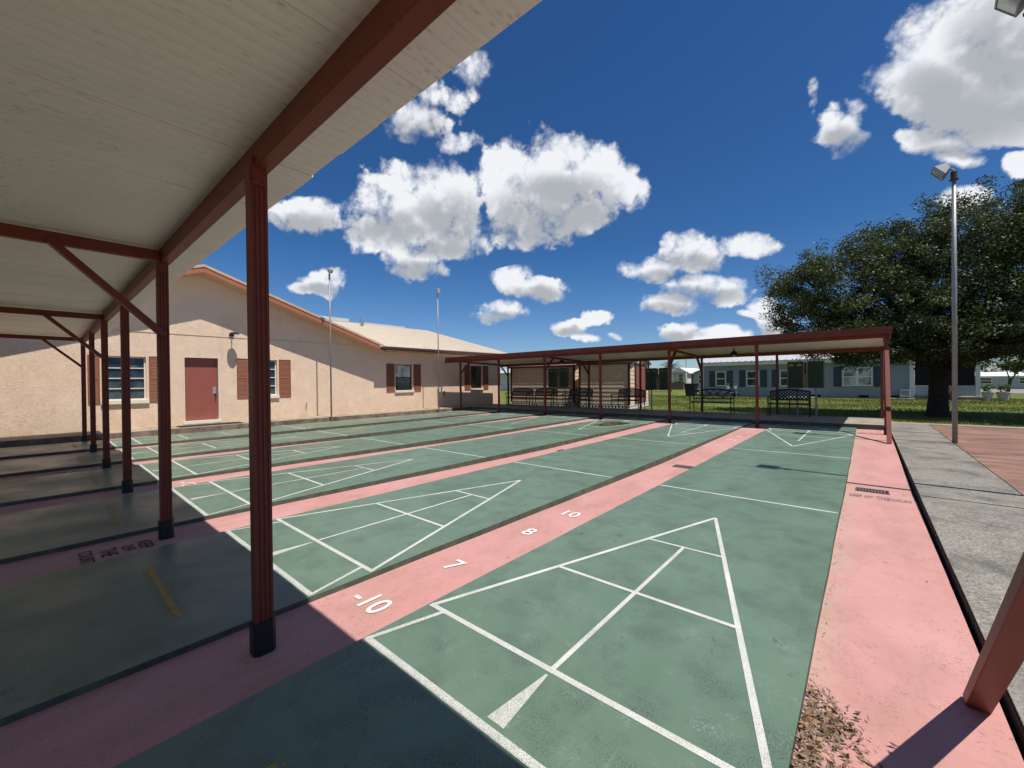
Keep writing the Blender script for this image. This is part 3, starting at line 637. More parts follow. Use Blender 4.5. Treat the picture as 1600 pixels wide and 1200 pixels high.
# roofs
mb = MB(); RX = -21.4; RZ = 5.0
def slab(q, t, m=0):
    n = len(q); vs = [tuple(p) for p in q]+[(p[0], p[1], p[2]-t) for p in q]
    mb.mesh(vs, [tuple(range(n)), tuple(range(2*n-1, n-1, -1))]+[(i, n+i, n+(i+1) % n, (i+1) % n) for i in range(n)], m)
T = 0.06; ER = PKY+(PKZ+0.12-2.9)/SL; EL = PKY-(PKZ+0.12-2.9)/SL; PZ = PKZ+0.14
slab([(EX, PKY, PZ), (EX, ER, 2.92), (RX, ER, 2.92), (RX, PKY, PZ)], T); slab([(EX, PKY, PZ), (RX, PKY, PZ), (RX, EL, 2.92), (EX, EL, 2.92)], T)
slab([(EX+0.03, 8.42, 2.93), (EX+0.03, 16.85, 2.93), (RX, 16.85, RZ), (RX, 2.0, RZ)], T); slab([(RX, -9.4, RZ), (RX, 16.85, RZ), (-29.4, 16.85, 2.9), (-29.4, -9.4, 2.9)], T)
slab([(EX+0.03, -9.4, 2.93), (EX+0.03, -3.75, 2.93), (RX, 2.0, RZ), (RX, -9.4, RZ)], T)
for i in range(30):   # standing ribs on the slope that faces the courts
    y = 8.7+i*0.29
    if y < 16.8: mb.beam((EX+0.03, y, 2.937), (RX, y, RZ+0.007), 0.035, 0.016)
rf = mb.build('roof', TANROOF, club)
mb = MB(); mb.box(RX-0.25, RX+0.25, 6.5, 11.0, RZ-0.05, RZ+0.16); mb.box(RX-0.2, RX+0.2, 12.0, 14.9, RZ-0.05, RZ+0.06); mb.build('ridge_cap', WHITEROOF, rf)
mb = MB(); mb.tube([(RX+1.2, 11.3, RZ-0.3), (RX+1.2, 11.3, RZ+0.12)], 0.09, 10); mb.build('roof_vent', GALV, rf)
for s_, ye in ((1, ER), (-1, EL)):
    mb = MB(); zt = lambda y: PZ-SL*abs(y-PKY)
    mb.mesh([(EX+0.002,PKY,PZ-0.055),(EX+0.002,ye,zt(ye)-0.055),(EX+0.002,ye,zt(ye)-0.235),(EX+0.002,PKY,PZ-0.235),(EX-0.028,PKY,PZ-0.06),(EX-0.028,ye,zt(ye)-0.06),(EX-0.028,ye,zt(ye)-0.235),(EX-0.028,PKY,PZ-0.235)],
            [(0,1,2,3),(7,6,5,4),(3,2,6,7),(0,4,5,1),(1,5,6,2)]); mb.build('rake_fascia', RAKE, club)
    mb = MB()
    mb.mesh([(EX+0.02,PKY,PZ+0.012),(EX+0.02,ye,zt(ye)+0.012),(EX+0.02,ye,zt(ye)-0.07),(EX+0.02,PKY,PZ-0.07),(EX+0.004,PKY,PZ+0.012),(EX+0.004,ye,zt(ye)+0.012),(EX+0.004,ye,zt(ye)-0.07),(EX+0.004,PKY,PZ-0.07)],
            [(0,1,2,3),(7,6,5,4),(3,2,6,7),(0,4,5,1)]); mb.build('drip_edge', TRIMTAN, club)
    mb = MB(); mb.face([(EX-0.028,PKY,PZ-0.225),(EX-0.028,ye,zt(ye)-0.225),(WX+0.004,ye,zt(ye)-0.225),(WX+0.004,PKY,PZ-0.225)])
    for i in range(1, 5):
        xx = EX-0.03-i*0.115; mb.beam((xx,PKY,PZ-0.228),(xx,ye,zt(ye)-0.228),0.012,0.01)
    mb.build('soffit', SOFFIT, club)
mb = MB(); mb.box(WX+0.003, EX+0.0, 8.5, 16.85, 2.775, 2.80); mb.build('eave_soffit', SOFFIT, club)
mb = MB(); mb.prism([(EX+0.005,2.76),(EX+0.085,2.77),(EX+0.12,2.80),(EX+0.12,2.90),(EX+0.105,2.90),(EX+0.105,2.82),(EX+0.02,2.80),(EX+0.005,2.90)], 'y', 8.45, 16.85); mb.build('rain_gutter', DKBROWN, club)
# windows and shutters
def shutter(y0, y1, z0, z1, x, mat, root, n=14):
    mb = MB(); f = 0.035
    mb.box(x, x+0.028, y0, y0+f, z0, z1); mb.box(x, x+0.028, y1-f, y1, z0, z1)
    zm = (z0+z1)/2
    for a in (z0, zm-f/2, z1-f): mb.box(x, x+0.027, y0+f, y1-f, a, a+f)
    mb.box(x, x+0.008, y0+f, y1-f, z0+f, z1-f)
    for half in ((z0+f, zm-f/2), (zm+f/2, z1-f)):
        h = (half[1]-half[0])/n
        for i in range(n):
            a = half[0]+i*h
            mb.mesh([(x+0.024,y0+f,a),(x+0.024,y1-f,a),(x+0.009,y1-f,a+h*0.95),(x+0.009,y0+f,a+h*0.95)], [(0,1,2,3)])
            mb.mesh([(x+0.024,y0+f,a),(x+0.009,y0+f,a-0.001),(x+0.009,y1-f,a-0.001),(x+0.024,y1-f,a)], [(0,1,2,3)])
    return mb.build('shutter', mat, root)
for (a, c, d, e, ty) in wins:
    x = WX-0.10; fr = MB(); f = 0.04
    fr.box(x-0.02, x+0.02, a, a+f, d, e); fr.box(x-0.02, x+0.02, c-f, c, d, e); fr.box(x-0.02, x+0.02, a+f, c-f, d, d+f); fr.box(x-0.02, x+0.02, a+f, c-f, e-f, e)
    w = fr.build('window', FRAMEW if ty == 'a' else DKBROWN, club)
    pn = MB(); mu = MB(); n = 4 if ty == 'a' else 2
    for i in range(n):
        z0 = d+f+(e-d-2*f)*i/n; z1 = d+f+(e-d-2*f)*(i+1)/n; ti = 0.012 if ty == 'a' else 0
        pn.face([(x-0.008+ti, a+f, z0), (x-0.008+ti, c-f, z0), (x-0.008-ti, c-f, z1), (x-0.008-ti, a+f, z1)], 1 if (ty == 'h' and i == 1 and a < 10) else 0)
        if i: mu.box(x-0.012, x+0.026, a+f, c-f, z0-0.014, z0+0.014)
    pn.build('pane', [GLASS, BLIND], w); mu.build('muntin', FRAMEW if ty == 'a' else DKBROWN, w)
    sl = MB(); sl.box(WX-0.08, WX+0.07, a-0.05, c+0.06, d-0.115, d-0.003); sl.build('sill', FRAMEW, w, bevel=0.015)
    sw_ = 0.26 if ty == 'a' else 0.42
    if ty == 'a': L_, Rr = (a-0.30 if a < 3 else a-0.38, a-0.06), (c+0.06, c+0.46 if a > 3 else c+0.32)
    else: L_, Rr = (a-0.47, a-0.06), (c+0.06, c+0.47)
    for (s0, s1) in (L_, Rr): shutter(s0, s1, d-0.06, e+0.02, WX+0.002, SHUTTER, club)
dr = MB(); dr.box(WX-0.17, WX-0.125, door[0]+0.03, door[1]-0.03, door[2]+0.05, door[3]-0.03); dro = dr.build('door', DOORP, club, bevel=0.003)
dr = MB(); dr.box(WX-0.165, WX+0.006, door[0]+0.002, door[0]+0.028, door[2], door[3]+0.03); dr.box(WX-0.165, WX+0.006, door[1]-0.028, door[1]-0.002, door[2], door[3]+0.03)
dr.box(WX-0.165, WX+0.006, door[0]+0.028, door[1]-0.028, door[3]-0.028, door[3]-0.002); dr.build('door_frame', FRAMEW, dro)
dr = MB(); dr.box(WX-0.16, WX+0.05, door[0]-0.03, door[1]+0.05, door[2]-0.055, door[2]+0.045); dr.build('threshold', FRAMEW, dro, bevel=0.01)
dr = MB(); dr.box(WX-0.125, WX-0.11, door[1]-0.16, door[1]-0.07, 1.05, 1.28); dr.build('lock_plate', STEEL, dro)
dr = MB(); dr.tube([(WX-0.11, door[1]-0.09, 1.05), (WX-0.06, door[1]-0.09, 1.05), (WX-0.06, door[1]-0.09, 0.93)], 0.012, 8); dr.build('handle', BLACK, dro)
mb = MB(); mb.tube([(WX+0.02, 5.6, 0.55), (WX+0.05, 5.6, 0.62), (WX+0.05, 5.6, 0.45)], 0.012, 6); mb.tube([(WX, 5.6, 0.5), (WX+0.06, 5.6, 0.5)], 0.02, 8); mb.build('hose_tap', GALV, club)
mb = MB(); mb.tube([(WX+0.035, 1.42, 0.25), (WX+0.035, 1.42, 2.62)], 0.028, 8); mb.build('conduit', WHITE, club)
mb = MB(); mb.tube([(WX+0.02, 12.35, 0.7), (WX+0.05, 12.35, 0.78), (WX+0.05, 12.35, 0.5)], 0.018, 6); mb.box(WX, WX+0.06, 12.3, 12.4, 0.66, 0.9); mb.build('meter_box', GALV, club)
# wall flood lamp above door
o = thing('wall_lamp', 'small flat lamp on the gable wall above the clubhouse door', 'lamp', (WX, 3.2, 3.02))
mb = MB(); mb.box(WX+0.013, WX+0.045, 3.13, 3.27, 2.98, 3.07); mb.build('mount_plate', BLACK, o)
mb = MB(); mb.beam((WX+0.04, 3.2, 3.05), (WX+0.34, 3.2, 3.06), 0.03, 0.03); mb.build('arm', BLACK, o)
mb = MB(); mb.lathe([(0.02, 0.07), (0.11, 0.04), (0.15, 0.0), (0.13, -0.005), (0.03, 0.03)], (WX+0.34, 3.2, 3.03), 16); mb.build('shade', BLACK, o)
b = MB(); b.box(-13.75, -13.25, 1.62, 3.25, 0.101, 0.118); tag(b.build('doormat', MAT, base=(-13.5, 2.4, 0.1)), 'long black rubber mat below the clubhouse door', 'doormat')

# ------------------------------------------------------------------ floodlight poles
def flood_pole(x, y, zt, label, yaw, box=True, r=0.036, reach=0.20):
    o = thing('floodlight_pole', label, 'light pole', (x, y, 0), 0, 'floodlight poles around the courts')
    mb = MB(); mb.tube([(x, y, -0.05), (x, y, zt*0.6), (x, y, zt)], [r*1.15, r*1.05, r*0.9], 12); mb.build('pole', GALV, o, smooth=True)
    mb = MB(); mb.lathe([(r*1.0, -0.02), (r*2.0, -0.015), (r*2.0, 0.0), (r*1.35, 0.01), (r*1.35, 0.15), (r*0.6, 0.17)], (x, y, zt-0.02), 12); mb.build('collar', DKBROWN if box else GALV, o)
    dx, dy = math.cos(yaw), math.sin(yaw)
    if box:
        mb = MB(); mb.tube([(x, y, zt+0.14), (x+dx*0.03, y+dy*0.03, zt+0.2), (x+dx*0.10, y+dy*0.10, zt+0.2)], 0.02, 8); mb.build('bracket', GALV, o)
        # tilted shoebox head: lens plane faces down and outward
        C0 = Vector((x+dx*reach, y+dy*reach, zt+0.19)); nrm = Vector((dx*0.78, dy*0.78, -0.62)).normalized(); side = Vector((-dy, dx, 0)); upv = side.cross(nrm).normalized()
        def ring(w, h, t): return [C0+side*(i*w)+upv*(j*h)+nrm*t for i, j in ((-1,-1),(1,-1),(1,1),(-1,1))]
        mb = MB(); A, B_, C_ = ring(0.145, 0.13, 0.06), ring(0.14, 0.125, -0.01), ring(0.075, 0.06, -0.15)
        mb.mesh(A+B_+C_, [(0,1,5,4),(1,2,6,5),(2,3,7,6),(3,0,4,7),(4,5,9,8),(5,6,10,9),(6,7,11,10),(7,4,8,11),(8,9,10,11)])
        I_ = ring(0.127, 0.112, 0.061); A2 = ring(0.145, 0.13, 0.061); mb.mesh(A2+I_, [(0,1,5,4),(1,2,6,5),(2,3,7,6),(3,0,4,7)])
        h = mb.build('lamp_head', GALV, o); mb = MB(); mb.face(ring(0.13, 0.115, 0.052)); mb.build('lens', LENS, h)
    else:
        mb = MB(); mb.tube([(x, y, zt+0.10), (x+dx*0.02, y+dy*0.02, zt+0.2)], 0.02, 8); mb.build('bracket', GALV, o)
        c = Vector((x+dx*0.03, y+dy*0.03, zt+0.28)); d = Vector((dx*0.75, dy*0.75, -0.66))
        mb = MB(); mb.tube([c-d*0.12, c-d*0.06, c+d*0.03, c+d*0.09], [0.025, 0.065, 0.092, 0.096], 14); h = mb.build('lamp_head', GALV, o, smooth=True)
        mb = MB(); mb.tube([c+d*0.091, c+d*0.097], 0.085, 14); mb.build('lens', LENS, h)
flood_pole(3.36, 11.05, 5.35, 'tall steel floodlight pole beside the walkway in front of the oak', math.pi*0.97)
flood_pole(3.415, 6.13, 5.40, 'floodlight pole cut off by the right picture edge', math.pi*0.97, reach=0.14)
flood_pole(-12.98, 6.0, 5.25, 'thin grey pole before the stucco wall, nearest the clubhouse door', 0.0, False, 0.026)
flood_pole(-12.98, 11.05, 5.32, 'thin grey pole before the stucco wall, nearest the far canopy', 0.0, False, 0.024)

# pendant lamps
for x, y, lab in ((-1.31, 14.0, 'dark bell lamp under the far canopy above the scroll bench'), (-8.13, 14.0, 'dark bell lamp under the far canopy before the left shed')):
    zc = 2.46-0.045*(y-11.99)
    o = thing('pendant_lamp', lab, 'lamp', (x, y, zc), 0, 'bell lamps under the far canopy')
    mb = MB(); mb.tube([(x,y,zc),(x,y,zc-0.10)], 0.02, 8); mb.build('stem', BLACK, o)
    mb = MB(); mb.lathe([(0.03,0.0),(0.07,-0.02),(0.12,-0.10),(0.15,-0.16),(0.14,-0.16),(0.10,-0.10)], (x,y,zc-0.09), 16); mb.build('shade', BLACK, o, smooth=True)
    mb = MB(); mb.lathe([(0.001,-0.10),(0.05,-0.12),(0.055,-0.17),(0.03,-0.20),(0.001,-0.21)], (x,y,zc-0.07), 12); mb.build('bulb', WHITE, o, smooth=True)

# ------------------------------------------------------------------ benches
def make_bench(kind, label, x, y, w=1.22, rz=0.0, z=0.10, mid=False):
    o = thing('garden_bench', label, 'bench', (0, 0, 0), 0, 'black iron benches on the platform')
    hw = w/2
    for sx in (-1, 1):
        X = sx*(hw-0.02)
        m1 = MB(); m1.tube([(X,-0.26,0),(X,-0.235,0.06),(X,-0.25,0.22),(X,-0.235,0.42)], [0.02,0.016,0.017,0.018], 7); m1.build('leg', BLACK, o)
        m1 = MB(); m1.tube([(X,0.30,0),(X,0.26,0.08),(X,0.235,0.25),(X,0.22,0.42)], [0.02,0.016,0.017,0.018], 7); m1.build('leg', BLACK, o)
        m1 = MB(); m1.tube([(X,-0.235,0.42),(X,-0.27,0.55),(X,-0.25,0.63),(X,-0.05,0.645),(X,0.25,0.62)], [0.017,0.018,0.02,0.02,0.018], 7); m1.tube([(X,-0.25,0.63),(X,-0.31,0.625),(X,-0.315,0.59),(X,-0.29,0.58)], 0.014, 6); m1.build('armrest', BLACK, o)
    st = MB()
    for i in range(7): st.box(-hw+0.02, hw-0.02, -0.25+i*0.07, -0.25+i*0.07+0.042, 0.41, 0.43)
    st.box(-hw+0.02, hw-0.02, -0.262, -0.25, 0.385, 0.43); st.build('seat', BLACK, o)
    bk = MB(); top = lambda t: 0.80+0.075*(1-abs(2*t-1)**1.7)
    N_ = 16; P3 = lambda t, zz: (-hw+0.02+t*(w-0.04), 0.24+(zz-0.42)*0.16, zz)
    bk.tube([P3(i/N_, top(i/N_)) for i in range(N_+1)], 0.026, 7); bk.tube([P3(i/4, 0.53) for i in range(5)], 0.023, 7)
    for t in (0, 1): bk.tube([P3(t, 0.42), P3(t, top(t))], 0.018, 7)
    if mid: bk.tube([P3(0.5, 0.0+0.02), P3(0.5, 0.53)], 0.018, 7)
    if kind == 'lattice':
        step = 0.104; W = w-0.04
        for s_ in (1, -1):
            q = -0.5
            while q < W+0.5:
                pts = []
                for i in range(61):
                    zz = 0.53+0.36*i/60; xx = q+s_*(zz-0.53)
                    if 0 <= xx <= W and zz <= top(xx/W): pts.append((xx, zz))
                if len(pts) > 2:
                    a, c = pts[0], pts[-1]; bk.beam(P3(a[0]/W, a[1]), P3(c[0]/W, c[1]), 0.034, 0.014, (0, 1, 0.1))
                q += step
    else:
        for s_ in (1, -1):
            for (a, za, c, zc, bow) in ((0.5,0.53,0.28,0.84,0.06),(0.5,0.86,0.22,0.55,-0.05),(0.30,0.53,0.08,0.78,0.05),(0.05,0.80,0.3,0.6,0.06),(0.5,0.66,0.30,0.70,0.05),(0.5,0.53,0.62,0.70,0.03)):
                pts = []
                for i in range(9):
                    t = i/8; aa = a+(c-a)*t; zz = za+(zc-za)*t+bow*math.sin(math.pi*t)
                    aa = aa if s_ == 1 else 1-aa; pts.append(P3(aa, min(zz, top(aa))))
                bk.tube(pts, 0.0125, 6)
            for cx_, cz_, r_ in ((0.16, 0.66, 0.05), (0.37, 0.61, 0.04)):
                cc = cx_ if s_ == 1 else 1-cx_
                bk.tube([P3(cc+r_*1.6*(1-i/18)*math.cos(i*0.6)/w, cz_+r_*1.6*(1-i/18)*math.sin(i*0.6)) for i in range(15)], 0.011, 6)
    bk.build('backrest', BLACK, o)
    o.location = (x, y, z); o.rotation_euler = (0, 0, rz); return o
make_bench('lattice', 'lattice back iron bench under the right-hand scoreboard', 0.06, 15.15, 1.16, 0.03, mid=True)
make_bench('scroll', 'iron bench with open scrolled back before the lawn', -2.32, 15.15, 1.42, 0.02)
make_bench('lattice', 'lattice back iron bench before the shed door', -5.62, 15.2, 1.30, -0.12)
make_bench('lattice', 'lattice back iron bench in the gap between the two sheds', -8.1, 15.2, 1.32, -0.05)
make_bench('lattice', 'left bench of the dark pair before the left shed', -11.6, 15.2, 1.40, 0.0)
make_bench('lattice', 'right bench of the dark pair before the left shed', -10.1, 15.25, 1.36, 0.0)

# ------------------------------------------------------------------ scoreboards
def scoreboard(x0, x1, z0, z1, y, posts, label, yellow, ratio=0.5):
    o = thing('scoreboard', label, 'scoreboard', ((x0+x1)/2, y, 0.0), 0, 'green scoreboards behind the benches')
    gap = 0.075*(x1-x0); w = (x1-x0-gap)/2
    for i in (0, 1):
        a = x0+i*(w+gap); p = MB(); p.box(a+0.03, a+w-0.03, y-0.015, y+0.015, z0+0.02, z1-0.02); pn = p.build('panel', BOARD, o)
        f = MB(); f.box(a, a+0.03, y-0.03, y+0.03, z0, z1); f.box(a+w-0.03, a+w, y-0.03, y+0.03, z0, z1); f.box(a+0.03, a+w-0.03, y-0.03, y+0.03, z1-0.02, z1); f.box(a+0.03, a+w-0.03, y-0.03, y+0.03, z0, z0+0.02); f.build('frame', WOOD, pn)
        l = MB()
        for q in (0.14, 0.62): l.box(a+w*q, a+w*q+w*0.24, y-0.022, y-0.016, z1-0.16, z1-0.09)
        l.build('name_label', LABEL if (yellow and i == 0) else (BOARD if yellow else WOOD), pn)
        l = MB()
        for q in range(10): l.box(a+w*0.15+q*w*0.07, a+w*0.15+q*w*0.07+0.006, y-0.018, y-0.0155, z0+0.06, z1-0.2)
        l.build('chalk_rules', STENCIL, pn)
    f = MB(); f.box(x0+w, x0+w+gap, y-0.012, y+0.012, z0+0.02, z1-0.3); f.build('centre_board', WOOD, o)
    f = MB(); f.box(x0+w+gap*0.2, x0+w+gap*0.8, y-0.03, y-0.014, z1-0.42, z1-0.03); f.build('chalk_holder', BLACK, o)
    for p in posts:
        f = MB(); f.tube([(p, y+0.05, -0.02), (p, y+0.05, z1-0.1)], 0.03, 8); f.build('post', GALV, o)
scoreboard(-0.06, 0.97, 1.01, 1.92, 15.78, (0.22, 0.74), 'double green scoreboard with yellow labels above the lattice bench', True)
scoreboard(-5.10, -4.02, 0.92, 1.84, 15.80, (-4.86,), 'double dark green scoreboard standing right of the shed door', False)
scoreboard(-10.15, -8.95, 1.03, 1.98, 15.80, (-9.9, -9.2), 'double dark green scoreboard against the left shed', False)

# ------------------------------------------------------------------ sheds
def lap(mb, p0, p1, z0, z1, out, h=0.19, gable=None, m=0):
    # lap boards between two plan points, outward normal out
    p0 = Vector((*p0, 0)); p1 = Vector((*p1, 0)); n = Vector((*out, 0)); L0 = (p1-p0).length; z = z0
    while z < z1-0.01:
        t = min(z+h, z1)
        def span(zz):
            if gable and zz > gable[0]:
                k = (zz-gable[0])/(gable[1]-gable[0])/2; return k, 1-k
            return 0, 1
        a0, a1 = span(z); c0, c1 = span(t)
        A, B_ = p0.lerp(p1, a0), p0.lerp(p1, a1); C_, D_ = p0.lerp(p1, c1), p0.lerp(p1, c0)
        o1 = n*0.018; o0 = n*0.004
        mb.mesh([A+o1+Vector((0,0,z)), B_+o1+Vector((0,0,z)), C_+o0+Vector((0,0,t)), D_+o0+Vector((0,0,t))], [(0,1,2,3)], m)
        mb.mesh([A+o1+Vector((0,0,z)), A+Vector((0,0,z)), B_+Vector((0,0,z)), B_+o1+Vector((0,0,z))], [(0,1,2,3)], m); z += h
def shed(x0, x1, y0, y1, ze, zr, roofm, label, door_):
    o = thing('garden_shed', label, 'shed', ((x0+x1)/2, (y0+y1)/2, 0), R_(8)); zb = 0.26; ym = (y0+y1)/2
    s = MB(); lap(s, (x0,y0), (x1,y0), zb, ze, (0,-1)); lap(s, (x1,y0), (x1,y1), zb, zr-0.02, (1,0), 0.19, (ze, zr)); lap(s, (x1,y1), (x0,y1), zb, ze, (0,1)); lap(s, (x0,y1), (x0,y0), zb, zr-0.02, (-1,0), 0.19, (ze, zr))
    s.build('siding', TANSIDE, o)
    s = MB(); e = 0.12
    for sg, yy in ((1, y0-0.055), (-1, y1+0.055)):
        zz = ze-0.02; q = [(x0-e,yy,zz),(x1+e,yy,zz),(x1+e,ym,zr+0.05),(x0-e,ym,zr+0.05)]
        s.mesh(q+[(a,b_,c-0.035) for a,b_,c in q], [(0,1,2,3),(7,6,5,4),(0,4,5,1),(1,5,6,2),(2,6,7,3),(3,7,4,0)])
    r = s.build('roof', roofm, o)
    s = MB(); s.box(x0-e, x1+e, y0-0.075, y0-0.057, ze-0.12, ze-0.03)
    for yy in (y0-0.055, y1+0.055): s.beam((x1+e+0.012, yy, ze-0.07), (x1+e+0.012, ym, zr+0.0), 0.024, 0.11, (0, 0, 1))
    s.build('roof_trim', DKBROWN, o)
    for xx, yy in ((x0,y0),(x1,y0),(x1,y1)): s = MB(); s.box(xx-0.045, xx+0.045, yy-0.045, yy+0.045, zb-0.02, ze); s.build('corner_trim', DKBROWN, o)
    s = MB(); q = x0
    def lat(p, d_, L0):
        t = 0.0
        while t < L0-0.02:
            for s_ in (1, -1):
                a = t if s_ == 1 else t+0.16; c = t+0.16 if s_ == 1 else t; a, c = min(a, L0), min(c, L0)
                s.beam((p[0]+d_[0]*a, p[1]+d_[1]*a, 0.0), (p[0]+d_[0]*c, p[1]+d_[1]*c, 0.25), 0.045, 0.012, (d_[1], -d_[0], 0) if True else None)
            t += 0.16
    lat((x0, y0-0.01), (1,0), x1-x0); lat((x1+0.01, y0), (0,1), y1-y0); s.build('lattice_skirt', LATTICE, o)
    s = MB(); s.box(x0+0.05, x1-0.05, y0+0.05, y1-0.05, 0.0, zb); s.build('crawl_space', DARKIN, o)
    if door_:
        d = MB(); a, c = door_; d.box(x1+0.03, x1+0.055, a, c, zb+0.03, ze-0.15); dd = d.build('door', DOORP, o)
        d = MB(); d.box(x1+0.03, x1+0.075, a-0.09, a-0.002, zb, ze-0.06); d.box(x1+0.03, x1+0.075, c+0.002, c+0.09, zb, ze-0.06); d.box(x1+0.03, x1+0.075, a-0.002, c+0.002, ze-0.148, ze-0.06); d.build('door_trim', DKBROWN, dd)
        d = MB(); d.lathe([(0.0,0.03),(0.03,0.015),(0.03,-0.015),(0.0,-0.03)], (x1+0.085, a+0.09, 1.2), 10); d.build('handle', STEEL, dd)
    return o
shed(-8.72, -6.33, 16.2, 19.5, 2.20, 2.66, WHITEROOF, 'small tan lap sided shed with pale roof and dark red door', (17.1, 18.7))
shed(-13.05, -9.30, 16.3, 18.9, 2.18, 2.72, RUSTROOF, 'tan shed with rusty pink roof behind the left benches', None)

# ------------------------------------------------------------------ neighbouring house
def simple_window(root, a, c, d, e, y, mats, n=1, shut=0.0, shm=None):
    w = MB(); f = 0.07; W = (c-a)/n
    for i in range(n):
        p, q = a+i*W, a+(i+1)*W
        w.box(p, p+f, y-0.05, y, d, e); w.box(q-f, q, y-0.05, y, d, e); w.box(p+f, q-f, y-0.05, y, d, d+f); w.box(p+f, q-f, y-0.05, y, e-f, e); w.box(p+f, q-f, y-0.045, y, (d+e)/2-0.03, (d+e)/2+0.03)
    wo = w.build('window', WHITE, root)
    g_ = MB()
    for i in range(n):
        p, q = a+i*W+f, a+(i+1)*W-f; g_.face([(p,y-0.02,d+f),(q,y-0.02,d+f),(q,y-0.02,e-f),(p,y-0.02,e-f)])
    g_.build('pane', mats, wo)
    if shut:
        for p, q in ((a-0.06-shut, a-0.06), (c+0.06, c+0.06+shut)):
            s = MB(); s.box(p, q, y-0.035, y, d-0.05, e+0.05); s.box(p+0.06, q-0.06, y-0.045, y-0.035, d+0.02, (d+e)/2-0.05); s.box(p+0.06, q-0.06, y-0.045, y-0.035, (d+e)/2+0.05, e-0.02); s.build('shutter', shm, root)
HY = 34.0; hx0, hx1 = -8.02, 4.12
house = thing('neighbour_house', 'long blue grey sided house with white metal roof beyond the lawn', 'house', ((hx0+hx1)/2, HY, 0))
s = MB(); lap(s, (hx0,HY), (hx1,HY), 0.0, 2.42, (0,-1), 0.12); lap(s, (hx1,HY), (hx1,HY+8), 0.0, 2.42, (1,0), 0.12); lap(s, (hx0,HY+8), (hx0,HY), 0.0, 2.42, (-1,0), 0.12)
s.face([(hx0,HY,2.42),(hx0,HY+8,2.42),(hx0,HY+4,3.3)]); s.face([(hx0,HY+8,0),(hx1,HY+8,0),(hx1,HY+8,2.42),(hx0,HY+8,2.42)]); s.build('wall', BLUESIDE, house)
s = MB(); s.box(hx0-0.05, hx1+3.0, HY-0.36, HY-0.30, 2.40, 2.64); s.box(hx0-0.05, hx1+3.0, HY-0.30, HY, 2.38, 2.40); s.box(hx0-0.03, hx0+0.12, HY-0.05, HY-0.03, 0, 2.38); s.box(hx1-0.12, hx1+0.10, HY-0.06, HY-0.03, 0, 2.38); s.build('fascia', WHITE, house)
s = MB(); zf = 2.66
for sg, ya in ((1, HY-0.4), (-1, HY+8.4)):
    q = [(hx0-0.2,ya,zf),(hx1+3.1,ya,zf),(hx1+3.1,HY+4,3.5),(hx0-0.2,HY+4,3.5)]
    s.mesh(q+[(a,b_,c-0.05) for a,b_,c in q], [(0,1,2,3),(7,6,5,4),(0,4,5,1),(1,5,6,2),(3,7,4,0)])
i = hx0-0.2
while i < hx1+3.1: s.beam((i, HY-0.4, zf+0.03), (i, HY+4, 3.53), 0.05, 0.06); i += 0.42
s.build('roof', WHITEROOF, house)
simple_window(house, -7.02, -6.28, 0.80, 1.95, HY-0.02, [GLASS], 1, 0.42, BLUESHUT)
simple_window(house, -4.88, -4.02, 0.78, 1.95, HY-0.02, [GLASS], 1, 0.42, BLUESHUT)
simple_window(house, -2.75, -1.95, 0.78, 1.95, HY-0.02, [GLASS], 1, 0.42, BLUESHUT)
simple_window(house, 0.78, 2.30, 0.80, 2.02, HY-0.02, [BLIND], 2, 0.40, BLUESHUT)
for x in (-5.9, -0.9, 1.6, 3.0):
    s = MB(); s.box(x, x+0.5, HY-0.06, HY-0.03, 0.06, 0.2); s.build('vent', DARKIN, house)
s = MB(); s.box(hx1+0.12, 6.70, HY+0.02, HY+0.08, 0.82, 2.38); s.build('porch_screen', SCREEN, house)
s = MB(); s.box(hx1+0.12, 6.70, HY-0.03, HY+0.02, 0.20, 0.80); s.build('porch_knee_wall', KNEE, house)
s = MB(); s.box(6.72, 6.90, HY-0.06, HY+0.12, 0, 2.38); s.build('porch_post', WHITE, house)
s = MB(); s.box(hx1+0.1, 7.0, HY-0.2, HY+6, -0.02, 0.16); s.build('porch_slab', SLABC, house)
o = thing('utility_box', 'small pale utility box at the corner of the blue grey house', 'utility box', (3.75, HY-0.4, 0))
s = MB(); s.box(3.55, 4.0, HY-0.6, HY-0.2, 0.16, 0.58); s.build('case', KNEE, o, bevel=0.02); s = MB(); s.box(3.6, 3.95, HY-0.62, HY-0.602, 0.22, 0.52); s.build('grille', GALV, o)
s = MB(); s.box(2.9, 4.2, HY-0.8, HY-0.15, -0.02, 0.06); tag(s.build('concrete_pad', CLAY, base=(3.5, HY-0.5, 0)), 'thin white concrete pad below the utility box', 'pad', kind='structure')
s = MB(); s.box(-2.2, -0.6, HY-1.0, HY-0.1, -0.02, 0.06); tag(s.build('concrete_pad', CLAY, base=(-1.4, HY-0.5, 0)), 'white concrete pad by the house wall behind the lattice bench', 'pad', kind='structure')

